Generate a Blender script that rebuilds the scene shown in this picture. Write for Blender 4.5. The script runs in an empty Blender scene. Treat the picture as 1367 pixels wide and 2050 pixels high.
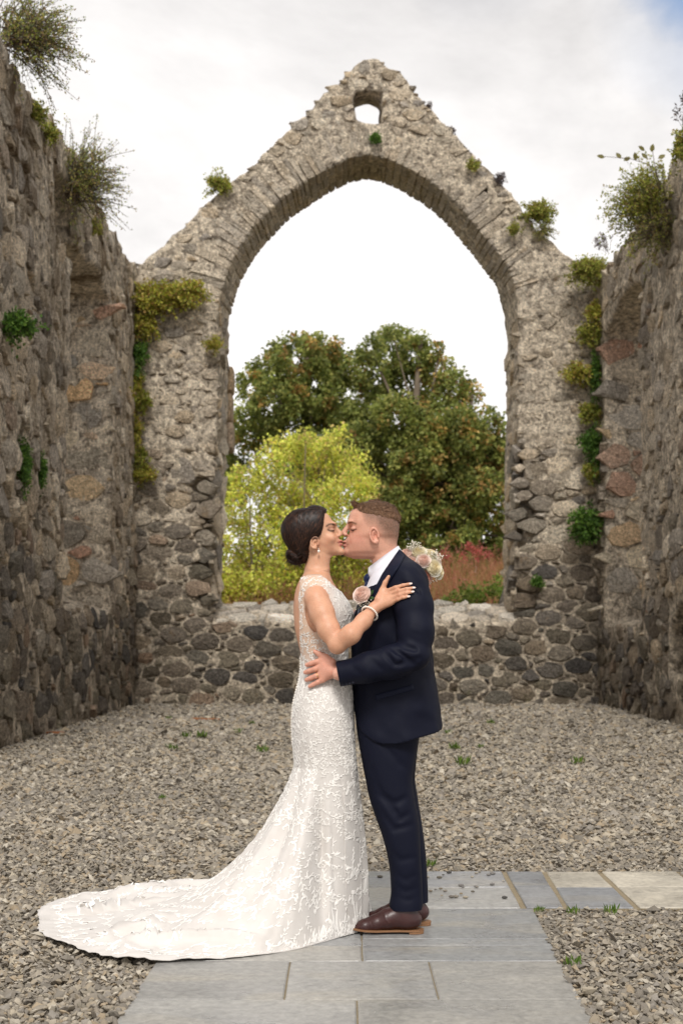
import bpy, math, random
import numpy as np
from mathutils import Vector, Matrix

random.seed(11)
RNG = np.random.default_rng(11)
scene = bpy.context.scene
COL = scene.collection

# ------------------------------------------------------------------ camera
F = 2847.0            # focal length in photograph pixels (50 mm on a 36 mm tall frame)
CX, HY = 683.5, 1276.0  # principal column, horizon row of the photograph
CAMZ = 1.22
cam_d = bpy.data.cameras.new('camera')
cam = bpy.data.objects.new('camera', cam_d)
COL.objects.link(cam)
cam.location = (0, 0, CAMZ)
cam.rotation_euler = (math.radians(90), 0, 0)
cam_d.sensor_fit = 'VERTICAL'
cam_d.sensor_height = 36.0
cam_d.sensor_width = 24.0
cam_d.lens = 50.0
cam_d.shift_y = 251.0 / 2050.0
cam_d.clip_start = 0.1
cam_d.clip_end = 2000
cam_d.dof.use_dof = True
cam_d.dof.focus_distance = 5.85
cam_d.dof.aperture_fstop = 5.0
scene.camera = cam

# ------------------------------------------------------------------ sky, sun, exposure
SUN_EL, SUN_AZ = math.radians(46), math.radians(181)   # azimuth measured from +Y, clockwise: behind the camera, to its left
w = bpy.data.worlds.new('World')
scene.world = w
w.use_nodes = True
nt = w.node_tree
nt.nodes.clear()
def N(nt, typ, **kw):
    n = nt.nodes.new(typ)
    for k, v in kw.items():
        if k.startswith('i_'):
            n.inputs[k[2:].replace('_', ' ')].default_value = v
        else:
            setattr(n, k, v)
    return n
def L(nt, a, b): nt.links.new(a, b)
wo = N(nt, 'ShaderNodeOutputWorld')
sky = N(nt, 'ShaderNodeTexSky', sky_type='NISHITA', sun_disc=False, sun_elevation=SUN_EL, sun_rotation=SUN_AZ)
sky.altitude = 20; sky.air_density = 1.0; sky.dust_density = 2.0
skyc = N(nt, 'ShaderNodeMix', data_type='RGBA', blend_type='MULTIPLY')
skyc.inputs[0].default_value = 1.0
L(nt, sky.outputs[0], skyc.inputs[6]); skyc.inputs[7].default_value = (0.10, 0.10, 0.10, 1)
tc = N(nt, 'ShaderNodeTexCoord')
mp = N(nt, 'ShaderNodeMapping'); mp.inputs['Scale'].default_value = (1.6, 1.6, 2.6)
L(nt, tc.outputs['Generated'], mp.inputs[0])
nz = N(nt, 'ShaderNodeTexNoise', i_Scale=2.2, i_Detail=9.0, i_Roughness=0.60); nz.inputs['Distortion'].default_value = 0.25
L(nt, mp.outputs[0], nz.inputs[0])
cr = N(nt, 'ShaderNodeValToRGB')
cr.color_ramp.elements[0].position = 0.34; cr.color_ramp.elements[0].color = (0.66, 0.65, 0.65, 1)
cr.color_ramp.elements[1].position = 0.62; cr.color_ramp.elements[1].color = (1.0, 0.985, 0.975, 1)
L(nt, nz.outputs[0], cr.inputs[0])
# overcast: brighter low down, greyer overhead (smooth, the same all round)
sx = N(nt, 'ShaderNodeSeparateXYZ'); L(nt, tc.outputs['Generated'], sx.inputs[0])
gr = N(nt, 'ShaderNodeValToRGB')
gr.color_ramp.interpolation = 'EASE'
gr.color_ramp.elements[0].position = 0.12; gr.color_ramp.elements[0].color = (0.80, 0.793, 0.787, 1)
gr.color_ramp.elements[1].position = 0.38; gr.color_ramp.elements[1].color = (0.575, 0.568, 0.565, 1)
L(nt, sx.outputs[2], gr.inputs[0])
cm = N(nt, 'ShaderNodeMix', data_type='RGBA', blend_type='MULTIPLY'); cm.inputs[0].default_value = 1.0
L(nt, cr.outputs[0], cm.inputs[6]); L(nt, gr.outputs[0], cm.inputs[7])
# thin cover: blue shows through one ragged break in the cloud, high on the right, and faintly in a few others
nb = N(nt, 'ShaderNodeTexNoise', i_Scale=1.3, i_Detail=3.0); L(nt, tc.outputs['Generated'], nb.inputs[0])
few = N(nt, 'ShaderNodeMapRange', i_From_Min=0.66, i_From_Max=0.74, i_To_Min=0.0, i_To_Max=0.5); L(nt, nb.outputs[0], few.inputs[0])
vd = N(nt, 'ShaderNodeVectorMath', operation='DISTANCE'); L(nt, tc.outputs['Generated'], vd.inputs[0]); vd.inputs[1].default_value = (0.262, 0.86, 0.437)
wob = N(nt, 'ShaderNodeMath', operation='MULTIPLY_ADD'); L(nt, nz.outputs[0], wob.inputs[0]); wob.inputs[1].default_value = 0.10; L(nt, vd.outputs['Value'], wob.inputs[2])
gap = N(nt, 'ShaderNodeMapRange', i_From_Min=0.152, i_From_Max=0.110, i_To_Min=0.0, i_To_Max=0.95); L(nt, wob.outputs[0], gap.inputs[0])
brk = N(nt, 'ShaderNodeMath', operation='MAXIMUM'); L(nt, few.outputs[0], brk.inputs[0]); L(nt, gap.outputs[0], brk.inputs[1])
mx = N(nt, 'ShaderNodeMix', data_type='RGBA'); L(nt, brk.outputs[0], mx.inputs[0])
L(nt, cm.outputs[2], mx.inputs[6]); L(nt, skyc.outputs[2], mx.inputs[7])
bg = N(nt, 'ShaderNodeBackground'); bg.inputs[1].default_value = 1.0
L(nt, mx.outputs[2], bg.inputs[0]); L(nt, bg.outputs[0], wo.inputs[0])

sun_d = bpy.data.lights.new('sun', 'SUN')
sun_d.energy = 1.5; sun_d.angle = math.radians(15); sun_d.color = (1.0, 0.965, 0.915)
sun = bpy.data.objects.new('sun', sun_d); COL.objects.link(sun)
sdir = Vector((math.sin(SUN_AZ) * math.cos(SUN_EL), math.cos(SUN_AZ) * math.cos(SUN_EL), math.sin(SUN_EL)))
sun.rotation_euler = sdir.to_track_quat('Z', 'Y').to_euler()
sun.location = sdir * 40

scene.view_settings.view_transform = 'Standard'
scene.view_settings.look = 'None'
scene.view_settings.gamma = 1.0
scene.view_settings.exposure = 0.86
scene.view_settings.use_curve_mapping = False
scene.render.engine = 'CYCLES'
scene.cycles.use_denoising = True
scene.cycles.max_bounces = 6
scene.cycles.diffuse_bounces = 3
scene.cycles.transparent_max_bounces = 6
scene.cycles.use_adaptive_sampling = True
scene.cycles.adaptive_threshold = 0.015

# ------------------------------------------------------------------ helpers: pixels of the survey photograph -> metres
def PX(px, py, Y):
    return np.array([(px - CX) * Y / F, Y, CAMZ - (py - HY) * Y / F])
def GROUND(px, py, z=0.0):
    Y = (CAMZ - z) * F / (py - HY)
    return np.array([(px - CX) * Y / F, Y, z])
def lin(c):
    c = np.asarray(c, float) / 255.0
    return np.where(c <= 0.04045, c / 12.92, ((c + 0.055) / 1.055) ** 2.4)
def lin4(*c): return tuple(lin(c)) + (1.0,)

# ------------------------------------------------------------------ helpers: noise
_TAB = np.random.default_rng(3).random((32, 32, 32)).astype(np.float32) * 2 - 1
def vnoise(P, s, off=0.0):
    Q = np.asarray(P, np.float32) * s + off
    I = np.floor(Q).astype(np.int32); f = Q - I; f = f * f * (3 - 2 * f); I &= 31; J = (I + 1) & 31
    x0, y0, z0 = I[:, 0], I[:, 1], I[:, 2]; x1, y1, z1 = J[:, 0], J[:, 1], J[:, 2]
    fx, fy, fz = f[:, 0], f[:, 1], f[:, 2]
    a = _TAB[x0, y0, z0] * (1 - fx) + _TAB[x1, y0, z0] * fx
    b = _TAB[x0, y1, z0] * (1 - fx) + _TAB[x1, y1, z0] * fx
    c = _TAB[x0, y0, z1] * (1 - fx) + _TAB[x1, y0, z1] * fx
    d = _TAB[x0, y1, z1] * (1 - fx) + _TAB[x1, y1, z1] * fx
    a = a * (1 - fy) + b * fy; c = c * (1 - fy) + d * fy
    return a * (1 - fz) + c * fz
def fbm(P, s, octv=3, off=0.0):
    r = 0; a = 1.0
    for k in range(octv):
        r = r + a * vnoise(P, s * 2.03 ** k, off + 7.3 * k); a *= 0.5
    return r

# ------------------------------------------------------------------ helpers: meshes and objects
def mesh_np(name, V, Fs, cols=None, mat=None, smooth=True, midx=None):
    """V (n,3); Fs a list of int arrays (m,3) / (m,4); cols (n,3) linear colours as the point attribute 'col'."""
    me = bpy.data.meshes.new(name)
    V = np.asarray(V, np.float32)
    Fs = [np.asarray(f, np.int32) for f in (Fs if isinstance(Fs, list) else [Fs]) if len(f)]
    nl = sum(f.size for f in Fs); npoly = sum(len(f) for f in Fs)
    me.vertices.add(len(V)); me.vertices.foreach_set('co', V.ravel())
    me.loops.add(nl); me.polygons.add(npoly)
    me.loops.foreach_set('vertex_index', np.concatenate([f.ravel() for f in Fs]))
    starts, s = [], 0
    for f in Fs:
        starts.append(s + np.arange(len(f)) * f.shape[1]); s += f.size
    me.polygons.foreach_set('loop_start', np.concatenate(starts).astype(np.int32))
    me.polygons.foreach_set('use_smooth', np.full(npoly, smooth))
    if midx is not None: me.polygons.foreach_set('material_index', np.asarray(midx, np.int32))
    if cols is not None:
        at = me.attributes.new('col', 'FLOAT_COLOR', 'POINT')
        c4 = np.ones((len(V), 4), np.float32); c4[:, :3] = cols
        at.data.foreach_set('color', c4.ravel())
    for m in (mat if isinstance(mat, (list, tuple)) else [mat]):
        if m is not None: me.materials.append(m)
    me.update(calc_edges=True)
    me.validate()
    return me
def obj(name, me, parent=None, loc=None, **props):
    o = bpy.data.objects.new(name, me)
    COL.objects.link(o)
    if loc is not None: o.location = loc
    if parent is not None: o.parent = parent
    for k, v in props.items(): o[k] = v
    return o
def empty(name, label, cat, group=None, loc=(0, 0, 0)):
    o = obj(name, None, loc=loc, label=label, category=cat)
    o.empty_display_size = 0.1
    if group: o['group'] = group
    return o
class MB:
    """collects vertices, faces and vertex colours for one mesh"""
    def __init__(s): s.V, s.T, s.Q, s.C, s.n = [], [], [], [], 0
    def add(s, V, T=None, Q=None, C=(0.5, 0.5, 0.5)):
        V = np.asarray(V, float).reshape(-1, 3)
        s.V.append(V); s.C.append(np.broadcast_to(np.asarray(C, float), V.shape))
        if T is not None and len(T): s.T.append(np.asarray(T, int).reshape(-1, 3) + s.n)
        if Q is not None and len(Q): s.Q.append(np.asarray(Q, int).reshape(-1, 4) + s.n)
        s.n += len(V)
    def mesh(s, name, mat, smooth=True):
        fs = []
        if s.T: fs.append(np.concatenate(s.T))
        if s.Q: fs.append(np.concatenate(s.Q))
        return mesh_np(name, np.concatenate(s.V), fs, np.concatenate(s.C), mat, smooth)
    def tube(s, pts, radii, n=6, C=(0.5, 0.5, 0.5), cap=True):
        pts = np.asarray(pts, float); k = len(pts); radii = np.broadcast_to(np.asarray(radii, float), (k,))
        T = np.gradient(pts, axis=0); T /= np.linalg.norm(T, axis=1)[:, None] + 1e-9
        up = np.array([0.31, 0.17, 0.93]); U = np.cross(T, up); U /= np.linalg.norm(U, axis=1)[:, None] + 1e-9
        W = np.cross(T, U); a = np.linspace(0, 2 * np.pi, n, endpoint=False)
        R = pts[:, None] + radii[:, None, None] * (np.cos(a)[None, :, None] * U[:, None] + np.sin(a)[None, :, None] * W[:, None])
        i = np.arange(k - 1)[:, None] * n; j = np.arange(n)[None]; j2 = (j + 1) % n
        Q = np.stack([i + j, i + j2, i + n + j2, i + n + j], -1).reshape(-1, 4)
        V = R.reshape(-1, 3); Tr = []
        if cap:
            V = np.concatenate([V, pts[:1], pts[-1:]]); m = k * n
            Tr = [(m, (q + 1) % n, q) for q in range(n)] + [(m + 1, (k - 1) * n + q, (k - 1) * n + (q + 1) % n) for q in range(n)]
        s.add(V, Tr, Q, C)
_SPH = {}
def sphere_mesh(nu=8, nv=5):
    if (nu, nv) not in _SPH:
        V = [(0, 0, 1)]
        for i in range(1, nv):
            t = math.pi * i / nv
            for j in range(nu):
                p = 2 * math.pi * j / nu; V.append((math.sin(t) * math.cos(p), math.sin(t) * math.sin(p), math.cos(t)))
        V.append((0, 0, -1)); T = []; Q = []
        for j in range(nu):
            T.append((0, 1 + j, 1 + (j + 1) % nu)); b = 1 + (nv - 2) * nu
            T.append((len(V) - 1, b + (j + 1) % nu, b + j))
        for i in range(nv - 2):
            for j in range(nu):
                a = 1 + i * nu; Q.append((a + j, a + nu + j, a + nu + (j + 1) % nu, a + (j + 1) % nu))
        _SPH[(nu, nv)] = (np.array(V), np.array(T), np.array(Q).reshape(-1, 4))
    return _SPH[(nu, nv)]

# ------------------------------------------------------------------ helpers: signed-distance sculpting (surface nets)
def nets(D, org, h):
    S = D < 0
    c = [S[i:S.shape[0] - 1 + i, j:S.shape[1] - 1 + j, k:S.shape[2] - 1 + k] for i in (0, 1) for j in (0, 1) for k in (0, 1)]
    anyv = c[0].copy(); allv = c[0].copy()
    for q in c[1:]: anyv |= q; allv &= q
    act = anyv & ~allv
    I = np.argwhere(act)
    idx = np.full(act.shape, -1, np.int32); idx[act] = np.arange(len(I))
    acc = np.zeros((len(I), 3), np.float32); cnt = np.zeros(len(I), np.float32)
    corners = [(i, j, k) for i in (0, 1) for j in (0, 1) for k in (0, 1)]
    val = {q: D[I[:, 0] + q[0], I[:, 1] + q[1], I[:, 2] + q[2]] for q in corners}
    for a in corners:
        for ax in range(3):
            if a[ax]: continue
            b = list(a); b[ax] = 1; b = tuple(b)
            va, vb = val[a], val[b]
            m = (va < 0) != (vb < 0)
            t = np.where(m, va / np.where(m, va - vb, 1), 0)
            p = np.array(a, np.float32)[None].repeat(len(I), 0); p[:, ax] += t
            acc[m] += p[m]; cnt[m] += 1
    V = (I + acc / cnt[:, None]) * h + org
    Q = []
    for ax in range(3):
        n1, n2 = [(1, 2), (2, 0), (0, 1)][ax]
        sl0 = [slice(None)] * 3; sl1 = [slice(None)] * 3
        sl0[ax] = slice(0, -1); sl1[ax] = slice(1, None)
        A, B = S[tuple(sl0)], S[tuple(sl1)]
        E = np.argwhere(A != B)
        ok = (E[:, n1] > 0) & (E[:, n2] > 0) & (E[:, n1] < S.shape[n1] - 1) & (E[:, n2] < S.shape[n2] - 1)
        E = E[ok]
        def cell(d1, d2):
            q = E.copy(); q[:, n1] -= d1; q[:, n2] -= d2
            return idx[q[:, 0], q[:, 1], q[:, 2]]
        q = np.stack([cell(1, 1), cell(0, 1), cell(0, 0), cell(1, 0)], 1)
        flip = ~A[E[:, 0], E[:, 1], E[:, 2]]
        q[flip] = q[flip][:, ::-1]
        Q.append(q)
    Q = np.concatenate(Q)
    return V, Q[(Q >= 0).all(1)]
def sculpt(f, lo, hi, h, B=8, safe=1.35):
    """isosurface of f inside the box lo..hi with voxels of h; far blocks are skipped"""
    lo = np.asarray(lo, float); n = np.ceil((np.asarray(hi) - lo) / h / B).astype(int) * B
    nb = n // B
    bc = np.stack(np.meshgrid(*[np.arange(k) for k in nb], indexing='ij'), -1).reshape(-1, 3)
    cpos = lo + (bc * B + (B - 1) / 2) * h
    dc = np.concatenate([f(cpos[i:i + 60000]) for i in range(0, len(cpos), 60000)])
    D = np.repeat(np.repeat(np.repeat(dc.reshape(nb).astype(np.float32), B, 0), B, 1), B, 2)
    D = np.where(D < 0, -1, 1).astype(np.float32)
    actv = bc[np.abs(dc) < B * h * 0.87 * safe]
    loc = np.stack(np.meshgrid(*[np.arange(B)] * 3, indexing='ij'), -1).reshape(-1, 3)
    step = max(1, 200000 // B ** 3)
    for i in range(0, len(actv), step):
        g = (actv[i:i + step, None] * B + loc[None]).reshape(-1, 3)
        D[g[:, 0], g[:, 1], g[:, 2]] = f(lo + g * h)
    return nets(D, lo, h)
def relax(V, Q, it=1, lam=0.5):
    """a little Laplacian smoothing to take the voxel steps out"""
    V = V.astype(float)
    e = np.concatenate([Q[:, [0, 1]], Q[:, [1, 2]], Q[:, [2, 3]], Q[:, [3, 0]]])
    for _ in range(it):
        s = np.zeros_like(V); c = np.zeros(len(V))
        for ax in range(3):
            s[:, ax] = np.bincount(e[:, 0], V[e[:, 1], ax], len(V)) + np.bincount(e[:, 1], V[e[:, 0], ax], len(V))
        c = np.bincount(e[:, 0], minlength=len(V)) + np.bincount(e[:, 1], minlength=len(V))
        V = V + lam * (s / np.maximum(c, 1)[:, None] - V)
    return V
def poly_sd(P2, poly):
    """signed distance to a closed polygon, negative inside"""
    poly = np.asarray(poly, float); d2 = np.full(len(P2), 1e9); ins = np.zeros(len(P2), bool)
    x, y = P2[:, 0], P2[:, 1]
    for i in range(len(poly)):
        a, b = poly[i], poly[(i + 1) % len(poly)]
        e = b - a; wx, wy = x - a[0], y - a[1]
        t = np.clip((wx * e[0] + wy * e[1]) / (e @ e + 1e-12), 0, 1)
        d2 = np.minimum(d2, (wx - t * e[0]) ** 2 + (wy - t * e[1]) ** 2)
        c = ((a[1] > y) != (b[1] > y)) & (x < (b[0] - a[0]) * (y - a[1]) / (b[1] - a[1] + 1e-12) + a[0])
        ins ^= c
    d = np.sqrt(d2)
    return np.where(ins, -d, d)
class PolyGrid:
    """signed distance to a polygon, tabulated once"""
    def __init__(s, poly, lo, hi, h=0.03):
        s.lo, s.h = np.asarray(lo, float), h; s.n = np.ceil((np.asarray(hi) - s.lo) / h).astype(int) + 1
        g = np.stack(np.meshgrid(*[s.lo[k] + np.arange(s.n[k]) * h for k in (0, 1)], indexing='ij'), -1).reshape(-1, 2)
        s.T = poly_sd(g, poly).reshape(s.n).astype(np.float32)
    def __call__(s, x, z):
        u = np.clip((x - s.lo[0]) / s.h, 0, s.n[0] - 1.001); v = np.clip((z - s.lo[1]) / s.h, 0, s.n[1] - 1.001)
        i = u.astype(np.int32); j = v.astype(np.int32); a = u - i; b = v - j; T = s.T
        return (T[i, j] * (1 - a) + T[i + 1, j] * a) * (1 - b) + (T[i, j + 1] * (1 - a) + T[i + 1, j + 1] * a) * b
def smin(a, b, k):
    h = np.clip(0.5 + 0.5 * (b - a) / k, 0, 1)
    return b * (1 - h) + a * h - k * h * (1 - h)
def smax(a, b, k): return -smin(-a, -b, k)
def rcone(P, a, b, ra, rb):
    a = np.asarray(a, float); b = np.asarray(b, float); e = b - a; q = P - a
    t = np.clip((q @ e) / (e @ e), 0, 1)
    return np.linalg.norm(q - t[:, None] * e, axis=1) - (ra + (rb - ra) * t)
def chain(P, pts, radii, k=0.01):
    d = None
    for i in range(len(pts) - 1):
        c = rcone(P, pts[i], pts[i + 1], radii[i], radii[i + 1])
        d = c if d is None else smin(d, c, k)
    return d
def ellip(P, c, r, R=None):
    q = P - np.asarray(c, float)
    if R is not None: q = q @ R
    r = np.asarray(r, float)
    k0 = np.linalg.norm(q / r, axis=1); k1 = np.linalg.norm(q / r ** 2, axis=1) + 1e-9
    return k0 * (k0 - 1) / k1
def rot(ax, deg):
    return np.array(Matrix.Rotation(math.radians(deg), 3, ax))
def box_sd(P, lo, hi):
    lo = np.asarray(lo, float); hi = np.asarray(hi, float)
    q = np.abs(P - (lo + hi) / 2) - (hi - lo) / 2
    return np.linalg.norm(np.maximum(q, 0), axis=1) + np.minimum(q.max(1), 0)

# ------------------------------------------------------------------ materials
def new_mat(name):
    m = bpy.data.materials.new(name); m.use_nodes = True
    nt = m.node_tree; bs = nt.nodes['Principled BSDF']
    return m, nt, bs
def noise_node(nt, scale, detail=4, rough=0.55, vec=None, dist=0.0):
    n = N(nt, 'ShaderNodeTexNoise', i_Scale=scale, i_Detail=detail, i_Roughness=rough)
    n.inputs['Distortion'].default_value = dist
    if vec is not None: L(nt, vec, n.inputs[0])
    return n
def maprange(nt, src, a, b, c=0.0, d=1.0):
    n = N(nt, 'ShaderNodeMapRange', i_From_Min=a, i_From_Max=b, i_To_Min=c, i_To_Max=d); L(nt, src, n.inputs[0]); return n.outputs[0]
def mix(nt, fac, a, b, mode='MIX'):
    n = N(nt, 'ShaderNodeMix', data_type='RGBA', blend_type=mode)
    for s, v in ((0, fac), (6, a), (7, b)):
        if hasattr(v, 'links'): L(nt, v, n.inputs[s])
        else: n.inputs[s].default_value = v
    return n.outputs[2]
def math_n(nt, op, a, b=0.0):
    n = N(nt, 'ShaderNodeMath', operation=op)
    for s, v in ((0, a), (1, b)):
        if hasattr(v, 'links'): L(nt, v, n.inputs[s])
        else: n.inputs[s].default_value = v
    return n.outputs[0]
def bump(nt, bs, src, strength, dist, prev=None):
    b = N(nt, 'ShaderNodeBump'); b.inputs['Strength'].default_value = strength; b.inputs['Distance'].default_value = dist
    L(nt, src, b.inputs['Height'])
    if prev is not None: L(nt, prev, b.inputs['Normal'])
    L(nt, b.outputs[0], bs.inputs['Normal']); return b.outputs[0]
def coords(nt, scale=(1, 1, 1)):
    t = N(nt, 'ShaderNodeNewGeometry')
    m = N(nt, 'ShaderNodeMapping'); m.inputs['Scale'].default_value = scale
    L(nt, t.outputs['Position'], m.inputs[0]); return m.outputs[0]
def attr(nt, name='col'):
    a = N(nt, 'ShaderNodeAttribute', attribute_name=name); return a.outputs['Color']
# ------------------------------------------------------------------ wall materials
def wall_material(name, use_attr, base=None):
    m, nt, bs = new_mat(name)
    v = coords(nt)
    n1 = noise_node(nt, 1.1, 5, 0.6, v); n2 = noise_node(nt, 9.0, 6, 0.65, v); n3 = noise_node(nt, 38.0, 4, 0.7, v)
    vs = coords(nt, (1, 1, 0.28))
    n4 = noise_node(nt, 1.7, 5, 0.65, vs, 0.6)
    if use_attr:
        c = attr(nt)
    else:
        c = mix(nt, maprange(nt, n1.outputs[0], 0.35, 0.65), lin4(172, 160, 142), lin4(150, 139, 124))
        c = mix(nt, maprange(nt, n2.outputs[0], 0.45, 0.75), c, lin4(190, 179, 160))
        c = mix(nt, maprange(nt, n2.outputs[0], 0.50, 0.34), c, lin4(104, 95, 83))
    ng = noise_node(nt, 19.0, 5, 0.75, v)
    c = mix(nt, 0.75, c, mix(nt, maprange(nt, ng.outputs[0], 0.34, 0.66), (0.42, 0.41, 0.40, 1), (1.55, 1.54, 1.52, 1)), 'MULTIPLY')
    c = mix(nt, 0.55, c, mix(nt, maprange(nt, n2.outputs[0], 0.3, 0.7), (0.62, 0.61, 0.60, 1), (1.4, 1.38, 1.35, 1)), 'MULTIPLY')
    c = mix(nt, 0.7, c, mix(nt, maprange(nt, n3.outputs[0], 0.3, 0.7), (0.55, 0.55, 0.55, 1), (1.5, 1.5, 1.5, 1)), 'MULTIPLY')
    c = mix(nt, 1.0, c, (1.64, 1.66, 1.70, 1), 'MULTIPLY')
    # pale lichen crusts, more of them high on the walls
    geo = N(nt, 'ShaderNodeNewGeometry'); sep = N(nt, 'ShaderNodeSeparateXYZ'); L(nt, geo.outputs['Position'], sep.inputs[0])
    high = maprange(nt, sep.outputs[2], 2.0, 7.0, 0.0, 1.0)
    vo = N(nt, 'ShaderNodeTexVoronoi', i_Scale=7.0); vo.inputs['Randomness'].default_value = 1.0
    wv = N(nt, 'ShaderNodeVectorMath', operation='ADD'); L(nt, v, wv.inputs[0])
    wn = N(nt, 'ShaderNodeVectorMath', operation='SCALE'); L(nt, n2.outputs['Color'], wn.inputs[0]); wn.inputs['Scale'].default_value = 0.25
    L(nt, wn.outputs[0], wv.inputs[1]); L(nt, wv.outputs[0], vo.inputs[0])
    spot = maprange(nt, vo.outputs['Distance'], 0.34, 0.16)
    patch = maprange(nt, n1.outputs[0], 0.48, 0.62)
    lf = math_n(nt, 'MULTIPLY', math_n(nt, 'MULTIPLY', spot, patch), math_n(nt, 'ADD', math_n(nt, 'MULTIPLY', high, 0.55), 0.10))
    c = mix(nt, lf, c, lin4(214, 206, 190))
    damp = math_n(nt, 'MULTIPLY', maprange(nt, sep.outputs[2], 3.4, 1.2, 0.0, 0.38 if use_attr else 0.35), maprange(nt, n1.outputs[0], 0.30, 0.55, 0.45, 1.0))
    c = mix(nt, damp, c, mix(nt, 1.0, c, (0.60, 0.57, 0.53, 1), 'MULTIPLY'))
    # ochre lichen and dark moss runs
    och = maprange(nt, noise_node(nt, 3.3, 4, 0.6, v).outputs[0], 0.66, 0.74, 0, 0.5)
    c = mix(nt, och, c, lin4(134, 104, 62))
    moss = math_n(nt, 'MULTIPLY', maprange(nt, n4.outputs[0], 0.52, 0.60, 0, 0.85), math_n(nt, 'ADD', math_n(nt, 'MULTIPLY', high, 0.9), 0.06))
    moss = math_n(nt, 'MULTIPLY', moss, maprange(nt, sep.outputs[0], -3.3, -3.6, 0.12, 1.0))
    c = mix(nt, moss, c, lin4(96, 74, 42))
    gm = math_n(nt, 'MULTIPLY', maprange(nt, noise_node(nt, 2.2, 5, 0.7, v).outputs[0], 0.60, 0.70, 0, 0.6), maprange(nt, sep.outputs[2], 1.2, 0.0, 0.0, 1.0))
    c = mix(nt, gm, c, lin4(88, 86, 40))
    L(nt, c, bs.inputs['Base Color'])
    bs.inputs['Roughness'].default_value = 0.92
    bs.inputs['Specular IOR Level'].default_value = 0.2
    hgt = math_n(nt, 'ADD', math_n(nt, 'ADD', n2.outputs[0], ng.outputs[0]), math_n(nt, 'MULTIPLY', n3.outputs[0], 0.5))
    bump(nt, bs, hgt, 1.0, 0.06)
    return m
M_MORTAR = wall_material('lime_mortar_and_rubble', False)
M_STONE = wall_material('field_stone', True)

PAL_DARK = [(100, 91, 80), (86, 79, 71), (108, 98, 84), (94, 88, 76), (76, 72, 67), (114, 102, 86), (92, 82, 70), (104, 98, 88), (92, 84, 72), (102, 95, 82), (88, 84, 76), (118, 100, 84), (70, 67, 64)]
PAL_PALE = [(132, 122, 107), (120, 112, 99), (145, 134, 117), (112, 106, 96), (128, 116, 98), (98, 93, 87), (138, 124, 104), (118, 112, 104), (150, 141, 126)]
PAL_WARM = [(150, 132, 106), (130, 104, 88), (152, 128, 98), (130, 121, 107), (148, 138, 120), (120, 113, 102), (136, 120, 102), (108, 103, 96), (134, 126, 112), (118, 112, 103), (100, 96, 90)]
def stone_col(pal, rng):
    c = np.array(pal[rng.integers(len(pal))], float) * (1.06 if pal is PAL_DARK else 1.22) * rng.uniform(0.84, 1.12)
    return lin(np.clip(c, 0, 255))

def lump(poly, prof, front, rng):
    """one stone: outline poly (n,2) in the wall plane -> verts (u,v,out) and faces; prof = outward reach"""
    n = len(poly); c = poly.mean(0)
    r0 = np.c_[poly * 1.0, np.full(n, -0.07)]
    dl = np.linalg.norm(poly - c, axis=1)[:, None]
    r1 = np.c_[c + (poly - c) * (1 - rng.uniform(0.008, 0.03, (n, 1)) / dl.clip(0.05)), prof - rng.uniform(0.004, 0.028, n)]
    tilt = rng.normal(0, 0.10, 2)
    r1[:, 2] += (poly - c) @ tilt
    c3 = c + rng.normal(0, 0.12, 2) * dl.mean()
    V = np.concatenate([r0, r1, [[c3[0], c3[1], prof + rng.uniform(-0.004, 0.02)]]])
    j = np.arange(n); j2 = (j + 1) % n
    Q = np.stack([j, j2, n + j2, n + j], 1)
    T = np.stack([n + j, n + j2, np.full(n, 2 * n)], 1)
    return V, T, Q

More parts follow.
